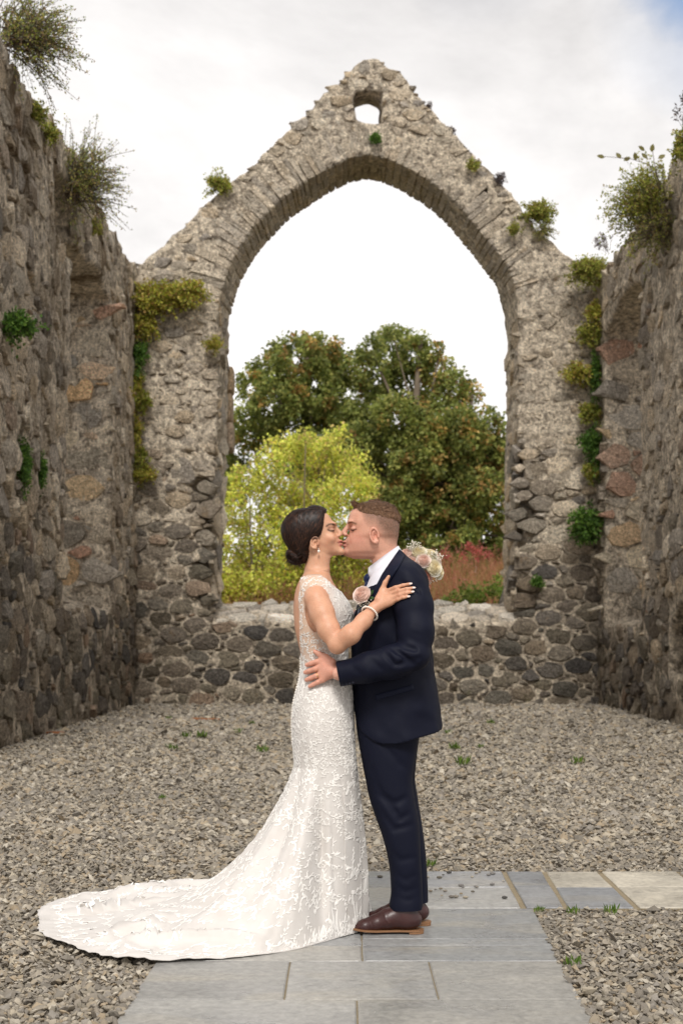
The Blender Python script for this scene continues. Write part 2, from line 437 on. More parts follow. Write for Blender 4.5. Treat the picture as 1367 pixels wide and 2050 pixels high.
def rubble_cells(region, u0, u1, v0, v1, size, aspect, rng, keep=0.0, nphi=9, joint=0.016, sizevar=0.5, fill=0.97):
    """irregular rubble: power-diagram cells as star polygons. region(P2)->signed distance (negative inside)."""
    seeds = []; grid = {}
    A = (u1 - u0) * (v1 - v0); cand = int(A / (size * size / aspect) * 30)
    us = rng.uniform(u0, u1, cand); vsd = rng.uniform(v0, v1, cand)
    rad = size * np.exp(rng.normal(0, sizevar, cand)).clip(0.42, 2.0) * 0.5
    sd = region(np.c_[us, vsd])
    order = np.argsort(-rad + rng.uniform(0, size * 0.25, cand))
    cs = size * 1.1
    for i in order:
        if sd[i] > keep: continue
        p = (us[i], vsd[i] * aspect); r = rad[i]; gx, gy = int(p[0] // cs), int(p[1] // cs); ok = True
        for a in range(gx - 2, gx + 3):
            for b in range(gy - 2, gy + 3):
                for q in grid.get((a, b), ()):
                    if (q[0] - p[0]) ** 2 + (q[1] - p[1]) ** 2 < ((q[2] + r) * 0.80) ** 2: ok = False; break
                if not ok: break
            if not ok: break
        if ok:
            grid.setdefault((gx, gy), []).append((p[0], p[1], r)); seeds.append((p[0], p[1], r))
    S = np.array(seeds)
    if len(S) < 3: return []
    out = []
    for i in range(len(S)):
        d = S[:, :2] - S[i, :2]; L2 = (d ** 2).sum(1); L2[i] = 1e9
        nb = np.argsort(L2)[:14]; ds = np.sqrt(L2[nb]); n = d[nb] / ds[:, None]
        bis = (ds ** 2 + S[i, 2] ** 2 - S[nb, 2] ** 2) / (2 * ds) - joint * rng.uniform(0.35, 0.9, len(nb))
        m = S[i, 2] * 2.7
        poly = [np.array(q) * m * rng.uniform(0.8, 1.0) for q in ((1, .45), (.45, 1), (-.45, 1), (-1, .45), (-1, -.45), (-.45, -1), (.45, -1), (1, -.45))]
        for k in range(len(nb)):
            if bis[k] > m * 1.5: continue
            new = []
            for q in range(len(poly)):
                p0, p1 = poly[q], poly[(q + 1) % len(poly)]
                d0, d1 = p0 @ n[k] - bis[k], p1 @ n[k] - bis[k]
                if d0 <= 0: new.append(p0)
                if d0 * d1 < 0: new.append(p0 + (p1 - p0) * d0 / (d0 - d1))
            poly = new
            if len(poly) < 3: break
        if len(poly) < 3: continue
        P = np.array(poly); nx = np.roll(P, -1, 0)
        keepv = np.linalg.norm(P - np.roll(P, 1, 0), axis=1) > 0.03; P = P[keepv] if keepv.sum() >= 3 else P; nx = np.roll(P, -1, 0)
        ca = rng.uniform(0.12, 0.30, (len(P), 1)); cb = rng.uniform(0.12, 0.30, (len(P), 1))
        P = np.stack([P * (1 - ca) + nx * ca, P * cb + nx * (1 - cb)], 1).reshape(-1, 2)
        P = S[i, :2] + P * rng.uniform(0.96, 1.02, (len(P), 1)); P[:, 1] /= aspect
        c = P.mean(0)
        for _ in range(14):
            bad = region(P) > (0.012 if keep > -0.055 else 0.0)
            if not bad.any(): break
            P[bad] = c + (P[bad] - c) * 0.84
        rr_ = np.linalg.norm((P - P.mean(0)) * (1, aspect), axis=1)
        if np.ptp(P[:, 0]) < 0.06 or np.ptp(P[:, 1]) < 0.04: continue
        P = P.mean(0) + (P - P.mean(0)) * np.minimum(1, 1.45 * np.median(rr_) / rr_.clip(1e-3))[:, None]
        out.append(P)
    return out

class WallBuild:
    """collects the stones of one wall; the ones that show largest become parts, the rest one joined part"""
    def __init__(s): s.items = []
    def stones(s, polys, o, U, Vv, Nn, pal, rng, prof=(0.015, 0.05), name='stone', blend=0.0):
        o, U, Vv, Nn = [np.asarray(q, float) for q in (o, U, Vv, Nn)]
        for p in polys:
            pr = rng.uniform(*prof)
            V, T, Q = lump(p, pr, 0, rng)
            W = o + V[:, :1] * U + V[:, 1:2] * Vv + V[:, 2:] * Nn
            pa = pal(W.mean(0)) if callable(pal) else pal
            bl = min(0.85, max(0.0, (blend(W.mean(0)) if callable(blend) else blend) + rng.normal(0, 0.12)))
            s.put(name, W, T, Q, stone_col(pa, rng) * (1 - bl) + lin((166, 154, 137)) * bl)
    def put(s, name, W, T, Q, col):
        sx = W[:, 0] / W[:, 1] * F; sy = (W[:, 2] - CAMZ) / W[:, 1] * F
        inv = (np.abs(sx) < 700).any() and (np.ptp(sy) > 0)
        s.items.append([np.ptp(sx) * np.ptp(sy) if inv else 0.0, name, W, T, Q, col])
    def finish(s, parent, most=300):
        from collections import Counter
        s.items.sort(key=lambda q: -q[0]); cnt = Counter(); rest = MB()
        for a, name, W, T, Q, col in s.items:
            if a > 60 and cnt[name] < most:
                cnt[name] += 1
                b = MB(); c = W.mean(0); b.add(W - c, T, Q, col)
                obj(name, b.mesh(name, M_STONE, False), parent, loc=c)
            else: rest.add(W, T, Q, col)
        if rest.n: obj('small_rubble', rest.mesh('small_rubble', M_STONE, False), parent, kind='stuff')

# ------------------------------------------------------------------ gable wall with the great pointed arch
YG, TG = 25.9, 1.4
def g(px, py): return ((px - CX) * YG / F, CAMZ - (py - HY) * YG / F)
OUT = [g(*p) for p in [(60, 1440), (60, 556), (262, 549), (300, 512), (355, 462), (400, 416), (467, 362), (523, 311), (579, 258), (615, 224), (646, 190), (687, 152),
       (728, 119), (748, 115), (771, 130), (799, 141), (825, 172), (851, 208), (892, 249), (943, 303), (984, 341), (1014, 380), (1042, 414), (1071, 452), (1105, 483),
       (1130, 511), (1150, 519), (1220, 536), (1320, 545), (1320, 1440)]]
ARCH = [(424, 1300), (428, 1000), (434, 850), (437, 700), (438, 600), (456, 536), (480, 492), (507, 454), (564, 396), (620, 358), (661, 333), (702, 315), (733, 307), (763, 313), (810, 331), (851, 356),
        (891, 384), (920, 413), (955, 454), (990, 497), (1019, 535), (1034, 582), (1038, 650), (1039, 800), (1034, 950), (1030, 1100), (1028, 1300)]
ARC = np.array([g(*p) for p in ARCH])
XC = 0.5 * (ARC[5, 0] + ARC[-6, 0])
G_OUT, G_ARC = PolyGrid(OUT, (-6.2, -1), (6.4, 12.6)), PolyGrid(ARC, (-6.2, -1), (6.4, 12.6))
def sill_z(y): return 1.50 + 0.29 * (y - YG)
HOLES = [((498, 394), 0.085, 0.085), ((968, 387), 0.08, 0.10)]
def f_gable(P):
    x, y, z = P[:, 0], P[:, 1], P[:, 2]
    P2 = np.c_[x, z]
    f = np.maximum(G_OUT(x, z), np.abs(y - (YG + TG / 2)) - TG / 2)
    dep = np.clip(y - YG, 0, TG)
    q = np.c_[XC + (x - XC) * (1 + 0.022 * dep), z]
    op = G_ARC(q[:, 0], q[:, 1])
    # the robbed-out jambs: ragged bites below the springing
    for sx, x0 in ((-1, ARC[2, 0]), (1, ARC[-3, 0])):
        zone = np.clip((4.9 - z) / 0.4, 0, 1) * np.clip((z - 1.55) / 0.2, 0, 1) * np.clip(1.25 - dep * 1.15, 0, 1)
        n = fbm(np.c_[x * 0.7, y * 0.6, z * 1.6], 1.9, 3, 5.0 + sx)
        op = op - zone * (0.10 + 0.34 * n.clip(-0.3, 1.0))
    f = np.maximum(f, -op)
    sb = np.maximum(np.maximum(z - sill_z(y), np.abs(x - XC) - 3.2), np.abs(y - (YG + TG / 2)) - TG / 2)
    f = np.minimum(f, sb)
    a, b = g(710, 185), g(763, 243)
    top = a[1] + 0.22 * dep
    sw = np.maximum(np.maximum(np.abs(x - (a[0] + b[0]) / 2) - (b[0] - a[0]) / 2, b[1] - z), z - top + 0.35 * np.abs(x - (a[0] + b[0]) / 2) * (dep > 0.2))
    f = np.maximum(f, -sw)
    for (px, py), hw, hh in HOLES:
        c = g(px, py)
        f = np.maximum(f, -np.maximum(np.maximum(np.abs(x - c[0]) - hw, np.abs(z - c[1]) - hh), y - YG - 0.5))
    # scars and hollows
    for px, py, rx, rz, dp in ((425, 905, .17, .07, .22), (420, 1010, .20, .10, .25), (437, 1045, .16, .08, .3), (415, 1185, .20, .17, .4), (400, 1130, .1, .06, .2), (1052, 915, .24, .06, .16),
                               (1060, 1075, .12, .11, .25), (1055, 1215, .17, .13, .4), (1045, 1010, .14, .06, .25), (1042, 1140, .12, .07, .22), (375, 905, .12, .04, .12)):
        c = g(px, py)
        e = np.sqrt(((x - c[0]) / rx) ** 2 + ((z - c[1]) / rz) ** 2 + ((y - YG) / dp) ** 2) - 1
        f = smax(f, -e * min(rx, rz), 0.03)
    n = 0.022 * fbm(P, 1.6, 2) + 0.030 * fbm(P * np.array([1, 1, 1.5]), 5.5, 2, 3.3)
    low = np.clip((4.4 - z) / 1.2, 0, 1)      # joints are washed out lower down
    return f + n * (1 - 0.45 * low) + 0.004 + 0.018 * low
V, Q = sculpt(f_gable, (-5.6, YG - 0.25, -0.2), (5.9, YG + TG + 0.25, 12.1), 0.055)
gable = obj('gable_wall', mesh_np('gable_wall', V, Q, None, M_MORTAR),
            label='ruined stone gable wall pierced by a huge pointed arch, behind the couple', category='wall', kind='thing')
rg = np.random.default_rng(21)
wb = WallBuild()
# voussoirs round the arch head
seg = ARC[4:-5]
cum = np.r_[0, np.cumsum(np.linalg.norm(np.diff(seg, axis=0), axis=1))]
s = 0.05
def arc_at(t):
    return np.array([np.interp(t, cum, seg[:, 0]), np.interp(t, cum, seg[:, 1])])
while s < cum[-1] - 0.1:
    wd = rg.uniform(0.07, 0.17)
    for row in range(3):
        s2 = s; w2 = wd * rg.uniform(0.92, 1.0)
        a, b = arc_at(s2), arc_at(min(s2 + w2, cum[-1])); t = b - a; t /= np.linalg.norm(t) + 1e-9; n = np.array([-t[1], t[0]])
        if np.linalg.norm(b - a) < 0.05: continue
        y0 = YG - rg.uniform(-0.012, 0.018) if row == 0 else YG + 0.03 + row * 0.46; y1 = YG + 0.48 + row * 0.46
        y1 = min(y1, YG + TG)
        ln = rg.uniform(0.28, 0.72) if row == 0 else 0.25
        sp = 1 + ln * 0.16
        m = (a + b) / 2; jt = 0.004
        k = 1 + 0.022 * (y0 - YG)
        prj = -rg.uniform(0.014, 0.020)
        def cr_(u, vv): 
            q = m + t * u * (np.linalg.norm(b - a) / 2 - jt) * (1 + 0.16 * vv) + n * (prj + vv)
            return q
        vv = [0, ln * .5, ln]; ring = [cr_(-1, 0.012), cr_(-.6, 0), cr_(.6, 0), cr_(1, 0.012), cr_(1.0, ln * .5), cr_(.9, ln), cr_(0, ln * rg.uniform(.97, 1.05)), cr_(-.9, ln), cr_(-1, ln * .5)]
        ring = np.array(ring) + rg.normal(0, 0.006, (9, 2)); c = ring.mean(0)
        def lay(y, sc): return np.c_[XC + ((c + (ring - c) * sc)[:, 0] - XC) / (1 + 0.022 * (y - YG)), np.full(9, y) + rg.normal(0, .006, 9), (c + (ring - c) * sc)[:, 1]]
        W = np.concatenate([lay(y1, 1.0), lay(y0 + 0.03, 1.0), lay(y0, 0.9), lay(y0, 0.9).mean(0)[None]])
        j = np.arange(9); j2 = (j + 1) % 9
        Qs = np.concatenate([np.stack([j, j2, 9 + j2, 9 + j], 1), np.stack([9 + j, 9 + j2, 18 + j2, 18 + j], 1)])
        Ts = np.stack([18 + j, 18 + j2, np.full(9, 27)], 1)
        wb.put('voussoir', W, Ts, Qs, (0.4 * stone_col(PAL_PALE, rg) + 0.6 * lin((160, 149, 133))) * rg.uniform(0.82, 1.05))
    s += wd
# rubble of the face
POLY_OUT = np.array(OUT)
def reg_gable(P2):
    o_, a_ = G_OUT(P2[:, 0], P2[:, 1]), G_ARC(P2[:, 0], P2[:, 1]); d = np.maximum(o_, -a_)
    lo = P2[:, 1] < 1.45
    d = np.where(lo, o_, d)
    ring = np.where(P2[:, 1] > 7.2, 0.62 - a_, -1)
    d = np.maximum(d, ring)
    a, b = g(706, 182), g(767, 246)
    wnd = np.maximum(np.abs(P2[:, 0] - (a[0] + b[0]) / 2) - (b[0] - a[0]) / 2, np.abs(P2[:, 1] - (a[1] + b[1]) / 2) - (a[1] - b[1]) / 2)
    d = np.maximum(d, -wnd)
    for (px, py), hw, hh in HOLES:
        c = g(px, py); d = np.maximum(d, -np.maximum(np.abs(P2[:, 0] - c[0]) - hw - .03, np.abs(P2[:, 1] - c[1]) - hh - .03))
    return d
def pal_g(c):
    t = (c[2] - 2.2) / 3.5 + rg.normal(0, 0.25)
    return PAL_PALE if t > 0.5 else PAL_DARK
axes = dict(o=(0, YG, 0), U=(1, 0, 0), Vv=(0, 0, 1), Nn=(0, -1, 0))
polys = rubble_cells(reg_gable, -3.9, 4.85, 0.0, 4.2, 0.27, 1.6, rg, keep=-0.05, nphi=9, sizevar=0.42)
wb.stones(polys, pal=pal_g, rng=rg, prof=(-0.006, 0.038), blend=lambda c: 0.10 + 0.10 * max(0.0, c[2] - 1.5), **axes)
polys = rubble_cells(reg_gable, -3.9, 4.85, 4.2, 11.9, 0.22, 1.7, rg, keep=-0.06, nphi=8, sizevar=0.45)
polys = [p for p in polys if rg.random() < 0.86]
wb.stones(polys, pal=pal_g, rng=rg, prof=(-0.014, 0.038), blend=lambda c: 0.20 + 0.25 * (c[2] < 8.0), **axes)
# facing stones of the two jamb reveals
for side, edge in ((-1, 'l'), (1, 'r')):
    def regj(P2): return np.maximum(np.abs(P2[:, 0] - (0.78 if True else 0)) - 0.58, np.abs(P2[:, 1] - 4.6) - 2.9)
    pj = rubble_cells(regj, 0.15, 1.4, 1.75, 7.5, 0.42, 1.5, rg, keep=-0.05, nphi=8)
    xe = np.interp(4.5, [1.5, 7.4], [ARC[1, 0], ARC[4, 0]]) if side < 0 else np.interp(4.5, [1.5, 7.4], [ARC[-2, 0], ARC[-5, 0]])
    for p in pj:
        zc = p[:, 1].mean()
        zs = np.array([ARC[i, 1] for i in (range(0, 5) if side < 0 else range(-1, -6, -1))]); xs = np.array([ARC[i, 0] for i in (range(0, 5) if side < 0 else range(-1, -6, -1))])
        x0 = np.interp(zc, zs, xs)
        wb.stones([p], (x0, YG, 0), (0.022 * (-side) * 2.5, 1, 0), (0, 0, 1), (-side, 0, 0), PAL_PALE, rg, (0.0, 0.03))
# weathering slabs on the sloping sill
def regs(P2): return np.maximum(np.abs(P2[:, 0] - XC) - 2.85, np.abs(P2[:, 1] - 0.74) - 0.68)
ps = rubble_cells(regs, XC - 2.7, XC + 2.7, 0.0, 1.42, 0.30, 1.0, rg, keep=-0.03, nphi=9)
sl = np.array([0, 1, 0.29]); sl /= np.linalg.norm(sl)
wb.stones(ps, (0, YG - 0.0, 1.505), (1, 0, 0), sl, np.cross((1, 0, 0), sl), [(150, 144, 134), (136, 131, 122), (164, 158, 148), (124, 118, 110), (142, 134, 122)], rg, (0.01, 0.035), 'sill_stone')
wb.finish(gable)
# dressed stone of the outer order seen past the left jamb
b = MB()
for k, (y0, y1) in enumerate([(737, 790), (790, 848), (848, 906)]):
    p0, p1 = PX(452, y0, 27.6), PX(469 - (2 if k == 1 else 0), y1, 27.6)
    q = sphere_mesh(12, 8); Vv = np.sign(q[0]) * np.abs(q[0]) ** 0.35
    b.add((p0 + p1) / 2 + Vv * np.array([(p1[0] - p0[0]) / 2, 0.28, (p0[2] - p1[2]) / 2 * 1.01]), q[1], q[2], lin((150 - 6 * k, 130 - 4 * k, 104)))
obj('outer_order_stone', b.mesh('outer_order_stone', M_STONE), gable)

# ------------------------------------------------------------------ side walls of the nave
XL, XR, YW0, HWALL = -3.74, 4.67, 11.5, 7.86
def f_left(P):
    x, y, z = P[:, 0], P[:, 1], P[:, 2]
    top = HWALL + 0.22 * vnoise(np.c_[x * 0 + 1, y, x * 0], 0.45, 2.0) + 0.12 * vnoise(np.c_[x, y, x * 0], 1.7)
    f = np.maximum(np.maximum(z - top, -0.3 - z), np.maximum(np.abs(x - (XL - 0.65)) - 0.65, np.maximum(YW0 - y, y - 26.1)))
    dep = XL - x
    near = 19.35 + 0.09 * (z - 1.6) + 0.1 * vnoise(P, 1.3)
    op = np.maximum(np.maximum(near - y, y - 23.1), np.maximum(z - 6.78 - 0.15 * vnoise(P, 1.1), 1.63 + 0.37 * dep - z))
    f = np.maximum(f, -op)
    for y0, z0, hw, hh in ((16.75, 3.25, .15, .40), (17.75, 3.1, .10, .42), (18.1, 4.0, .08, .14)):
        f = np.maximum(f, -np.maximum(np.maximum(np.abs(y - y0) - hw, np.abs(z - z0) - hh), dep - 0.35))
    # broken hollow under the plants near the head of the window
    e = np.sqrt(((y - 19.3) / 0.8) ** 2 + ((z - 6.95) / 0.5) ** 2 + (dep / 0.45) ** 2) - 1
    f = smax(f, -e * 0.45, 0.08)
    n = 0.03 * fbm(P, 1.3, 2, 1.0) + 0.036 * fbm(P, 5.6, 2, 9.3)
    low = np.clip((4.2 - z) / 1.5, 0, 1)
    return f + n * (1 - 0.4 * low) + 0.006 + 0.014 * low
def f_right(P):
    x, y, z = P[:, 0], P[:, 1], P[:, 2]
    top = HWALL - 0.05 + 0.25 * vnoise(np.c_[x * 0 + 3, y, x * 0], 0.5, 4.0) + 0.12 * vnoise(np.c_[x, y, x * 0], 1.7)
    top = top - 0.9 * np.clip((y - 21.8) / 1.2, 0, 1) * np.clip((25.3 - y) / 0.8, 0, 1) * 0.45
    f = np.maximum(np.maximum(z - top, -0.3 - z), np.maximum(np.abs(x - (XR + 0.65)) - 0.65, np.maximum(YW0 - y, y - 26.1)))
    dep = x - XR
    near = 22.3 + 0.1 * vnoise(P, 1.2)
    op = np.maximum(np.maximum(near - y, y - 25.35), np.maximum(z - 6.95 + 0.55 * np.abs(y - 23.4) ** 1.5 * 0.25, 1.45 + 0.25 * dep - z))
    f = np.maximum(f, -op)
    arch = np.sqrt(((y - 19.2) / 1.15) ** 2 + (np.maximum(z - 1.0, 0) / 0.72) ** 2) - 1
    nic = np.maximum(np.maximum(arch * 0.7, 0.72 - z), dep - 1.05)
    f = np.maximum(f, -nic)
    f = np.maximum(f, -np.maximum(np.maximum(np.abs(y - 19.45) - .16, np.abs(z - 5.3) - .2), dep - 0.4))
    n = 0.03 * fbm(P, 1.3, 2, 21.0) + 0.036 * fbm(P, 5.6, 2, 19.3)
    low = np.clip((4.2 - z) / 1.5, 0, 1)
    return f + n * (1 - 0.4 * low) + 0.006 + 0.014 * low
def side_wall(f, X0, s, lo, hi, label, seed, warm_y, op, extra):
    V, Q = sculpt(f, lo, hi, 0.068)
    o = obj('nave_wall', mesh_np('nave_wall', V, Q, None, M_MORTAR), label=label, category='wall', kind='thing')
    rg = np.random.default_rng(seed); wb = WallBuild()
    def reg(P2):
        d = np.maximum(P2[:, 1] - HWALL + 0.1, -P2[:, 1])
        q = np.maximum(np.maximum(op[0] - P2[:, 0], P2[:, 0] - op[1]), np.maximum(op[2] - P2[:, 1], P2[:, 1] - op[3]))
        d = np.maximum(d, -q)
        for y0, y1, z0, z1 in extra:
            d = np.maximum(d, -np.maximum(np.maximum(y0 - P2[:, 0], P2[:, 0] - y1), np.maximum(z0 - P2[:, 1], P2[:, 1] - z1)))
        return d
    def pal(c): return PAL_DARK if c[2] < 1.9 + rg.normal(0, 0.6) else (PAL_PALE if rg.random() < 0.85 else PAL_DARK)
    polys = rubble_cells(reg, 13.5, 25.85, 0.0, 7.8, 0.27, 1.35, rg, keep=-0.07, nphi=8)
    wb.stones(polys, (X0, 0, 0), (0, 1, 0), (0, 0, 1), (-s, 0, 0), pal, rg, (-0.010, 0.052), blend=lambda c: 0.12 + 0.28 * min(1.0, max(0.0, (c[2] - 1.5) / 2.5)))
    # far reveal of the window recess, facing the camera
    def rr(P2): return np.maximum(np.abs(P2[:, 0] - 0.67) - 0.62, np.abs(P2[:, 1] - 4.25) - 2.5)
    pr = rubble_cells(rr, 0.02, 1.28, 1.75, 6.75, 0.40, 1.5, rg, keep=-0.04, nphi=9)
    wb.stones(pr, (X0, warm_y, 0), (s, 0, 0), (0, 0, 1), (0, -1, 0), PAL_WARM, rg, (0.012, 0.05), 'reveal_stone', 0.05)
    wb.finish(o)
    return o
wall_l = side_wall(f_left, XL, -1, (-5.3, YW0 - .2, -.2), (-3.4, 26.2, 8.5), 'tall ruined rubble side wall at the bride\'s end, deep window recess and slots', 31, 23.1, (19.3, 23.2, 1.6, 6.85),
                   [(16.55, 16.95, 2.8, 3.7), (17.6, 17.9, 2.6, 3.6), (18.6, 20.0, 6.5, 7.4)])
wall_r = side_wall(f_right, XR, 1, (4.3, YW0 - .2, -.2), (6.2, 26.2, 8.5), 'tall ruined rubble side wall at the groom\'s end, arched low niche in it', 41, 25.35, (22.2, 25.5, 1.4, 7.0),
                   [(18.0, 20.4, 0.65, 1.8), (19.2, 19.7, 5.0, 5.6)])
# ------------------------------------------------------------------ ground
m, nt, bs = new_mat('gravel_bed')
v = coords(nt)
vo = N(nt, 'ShaderNodeTexVoronoi', i_Scale=42.0); L(nt, v, vo.inputs[0])
hs = N(nt, 'ShaderNodeSeparateColor'); L(nt, vo.outputs['Color'], hs.inputs[0])
c = mix(nt, hs.outputs[0], lin4(128, 120, 108), lin4(176, 167, 152))
c = mix(nt, maprange(nt, vo.outputs['Distance'], 0.45, 0.8), c, lin4(98, 90, 78))
n1 = noise_node(nt, 0.8, 4, 0.6, v)
c = mix(nt, maprange(nt, n1.outputs[0], 0.4, 0.65, 0, 0.5), c, lin4(96, 84, 68))
L(nt, c, bs.inputs['Base Color']); bs.inputs['Roughness'].default_value = 0.9
bump(nt, bs, vo.outputs['Distance'], 0.8, -0.02)
M_BED = m
m, nt, bs = new_mat('gravel_stone')
c = mix(nt, 0.5, attr(nt), mix(nt, noise_node(nt, 60, 3, 0.6, coords(nt)).outputs[0], (0.5, 0.5, 0.5, 1), (1.5, 1.5, 1.5, 1)), 'MULTIPLY')
L(nt, c, bs.inputs['Base Color']); bs.inputs['Roughness'].default_value = 0.8; bs.inputs['Specular IOR Level'].default_value = 0.3
M_GRAVEL = m
m, nt, bs = new_mat('meadow')
v = coords(nt); c = mix(nt, noise_node(nt, 0.5, 5, 0.6, v).outputs[0], lin4(70, 78, 36), lin4(124, 108, 66)); L(nt, c, bs.inputs['Base Color']); bs.inputs['Roughness'].default_value = 0.95
M_MEADOW = m
obj('ground', mesh_np('ground', [(-400, -60, -0.015), (400, -60, -0.015), (400, 27.0, -0.015), (-400, 27.0, -0.015)], [[(0, 1, 2, 3)]], None, M_BED), kind='structure')
gx = np.r_[-400, -120, np.linspace(-40, 40, 41), 120, 400]; gy = np.r_[27.0, np.linspace(28.5, 60, 40), 90, 200, 900]
X, Y = np.meshgrid(gx, gy, indexing='ij')
def bank_z(x, y): return -0.015 + 2.7 * np.clip((y - 28.5) / 13.0, 0, 1) ** 0.8 + 0.03 * np.clip(y - 42, 0, 60)
Z = bank_z(X, Y) + 0.15 * vnoise(np.c_[X.ravel(), Y.ravel(), X.ravel() * 0], 0.4).reshape(X.shape) * (Y > 28)
i, j = np.meshgrid(np.arange(len(gx) - 1), np.arange(len(gy) - 1), indexing='ij'); n2 = len(gy)
Qd = np.stack([i * n2 + j, (i + 1) * n2 + j, (i + 1) * n2 + j + 1, i * n2 + j + 1], -1).reshape(-1, 4)
obj('meadow_bank', mesh_np('meadow_bank', np.c_[X.ravel(), Y.ravel(), Z.ravel()], Qd, None, M_MEADOW), kind='structure')

# path slabs: corners measured on the ground
PATH = [GROUND(*p) for p in [(225, 2050), (318, 1918), (452, 1726), (1013, 1726), (1065, 1818), (1190, 2050)]]
yA, yB = GROUND(0, 1818)[1], GROUND(0, 1744)[1]      # cross path, near and far edge
def edge_l(y):   # left and right edge of the near path
    a, b = GROUND(225, 2050), GROUND(310, 1930); return np.interp(y, [a[1], b[1]], [a[0], b[0]]) if y <= b[1] else b[0] + (y - b[1]) * (b[0] - a[0]) / (b[1] - a[1])
def edge_r(y):
    a, b = GROUND(1190, 2050), GROUND(1065, 1818); return a[0] + (y - a[1]) * (b[0] - a[0]) / (b[1] - a[1])
m, nt, bs = new_mat('blue_limestone_slab')
v = coords(nt); n1 = noise_node(nt, 2.6, 6, 0.65, v, 0.5); n2 = noise_node(nt, 30, 5, 0.7, v); n3 = noise_node(nt, 1.2, 3, 0.5, coords(nt, (1, 3, 1)), 0.6)
c = mix(nt, maprange(nt, n1.outputs[0], 0.35, 0.68), attr(nt), mix(nt, 1.0, attr(nt), (1.35, 1.33, 1.28, 1), 'MULTIPLY'))
c = mix(nt, maprange(nt, n3.outputs[0], 0.52, 0.70, 0, 0.45), c, lin4(166, 158, 142))
c = mix(nt, 0.7, c, mix(nt, maprange(nt, n2.outputs[0], 0.3, 0.7), (0.62, 0.62, 0.62, 1), (1.4, 1.4, 1.38, 1)), 'MULTIPLY')
ns = noise_node(nt, 7.0, 6, 0.75, v, 1.0)
c = mix(nt, maprange(nt, ns.outputs[0], 0.55, 0.75, 0, 0.5), c, lin4(98, 98, 98))
L(nt, c, bs.inputs['Base Color'])
L(nt, maprange(nt, n1.outputs[0], 0.3, 0.7, 0.22, 0.5), bs.inputs['Roughness'])
bump(nt, bs, n2.outputs[0], 0.15, 0.01)
M_SLAB = m
m, nt, bs = new_mat('sandy_joint')
c = mix(nt, noise_node(nt, 24, 4, 0.7, coords(nt)).outputs[0], lin4(104, 92, 74), lin4(160, 146, 118)); L(nt, c, bs.inputs['Base Color']); bs.inputs['Roughness'].default_value = 0.95
bump(nt, bs, noise_node(nt, 90, 3, 0.7, coords(nt)).outputs[0], 0.5, 0.01)
M_JOINT = m
ZS = 0.0
def prism(poly, z0, z1):
    poly = np.asarray(poly, float); n = len(poly); V = np.r_[np.c_[poly, np.full(n, z0)], np.c_[poly, np.full(n, z1)]]
    return V, [tuple(range(n, 2 * n))] , [(k, (k + 1) % n, n + (k + 1) % n, n + k) for k in range(n)]
path = obj('path', None, kind='structure'); path.empty_display_size = 0.1
# bedding under the slabs (real joints lie 6 mm below the slab tops)
def bed(poly):
    b = MB(); n = len(poly); V = np.r_[np.c_[poly, np.full(n, -0.10)], np.c_[poly, np.full(n, ZS - 0.005)]]
    b.add(V, None, [(k, (k + 1) % n, n + (k + 1) % n, n + k) for k in range(n)] + [(n, n + 1, n + 2, n + 3)])
    obj('joint_bed', b.mesh('joint_bed', M_JOINT, False), path)
y0 = 3.6
bed([(edge_l(y0), y0), (edge_r(y0), y0), (edge_r(yA), yA), (edge_l(yA), yA)])
XE = 4.2
bed([(-0.35, yA + .003), (XE, yA + .003 - 0.0), (XE, yB), (-0.35, yB)])
rs = np.random.default_rng(5)
SLABC = [(132, 132, 132), (136, 135, 133), (130, 131, 132), (138, 136, 132), (134, 133, 132)]
def slab(c4, col):
    """a bevelled slab over four ground corners, anticlockwise"""
    c4 = np.asarray(c4, float); c = c4.mean(0)
    P = []
    for k in range(4):
        a, b = c4[k], c4[(k + 1) % 4]
        for t in (0.0, 0.5): P.append(a + (b - a) * (t if t else 0.012) + (rs.normal(0, 0.0015, 2) if t else 0))
        P.append(a + (b - a) * 0.988)
    P = np.array(P); n = len(P)
    zt = ZS + rs.uniform(0.0, 0.003)
    def ins(d): 
        q = P - c; l = np.linalg.norm(q, axis=1)[:, None]; return c + q * (1 - d / l)
    V = np.r_[np.c_[P, np.full(n, -0.05)], np.c_[P, np.full(n, zt - 0.004)], np.c_[ins(0.006), np.full(n, zt)], [[c[0], c[1], zt]]]
    off = np.r_[c, 0]; V = V - off
    j = np.arange(n); j2 = (j + 1) % n
    b = MB(); b.add(V, np.stack([2 * n + j, 2 * n + j2, np.full(n, 3 * n)], 1), np.r_[np.stack([j, j2, n + j2, n + j], 1), np.stack([n + j, n + j2, 2 * n + j2, 2 * n + j], 1)], lin(np.array(col) * rs.uniform(.93, 1.06)))
    obj('slab', b.mesh('slab', M_SLAB, False), path, loc=off)
gp = 0.0055
rows = [2260, 2130, 2001, 1924, 1893, 1880, 1819.5]    # joints between courses, photograph rows
ry = [GROUND(0, r)[1] for r in rows]
breaks = {0: [500, 980], 1: [717], 2: [575, 868], 3: [725], 4: [724], 5: [722]}
for k in range(len(ry) - 1):
    ya, yb = ry[k] + gp / 2, ry[k + 1] - gp / 2
    pm = (rows[k] + rows[k + 1]) / 2
    cuts = [GROUND(q, pm)[0] for q in breaks[k]]
    xs = [None] + cuts + [None]
    for q in range(len(xs) - 1):
        la = (edge_l(ya) if xs[q] is None else xs[q] + gp / 2); lb = (edge_l(yb) if xs[q] is None else xs[q] + gp / 2)
        ra = (edge_r(ya) if xs[q + 1] is None else xs[q + 1] - gp / 2); rb = (edge_r(yb) if xs[q + 1] is None else xs[q + 1] - gp / 2)
        slab([(la, ya), (ra, ya), (rb, yb), (lb, yb)], SLABC[rs.integers(5)])
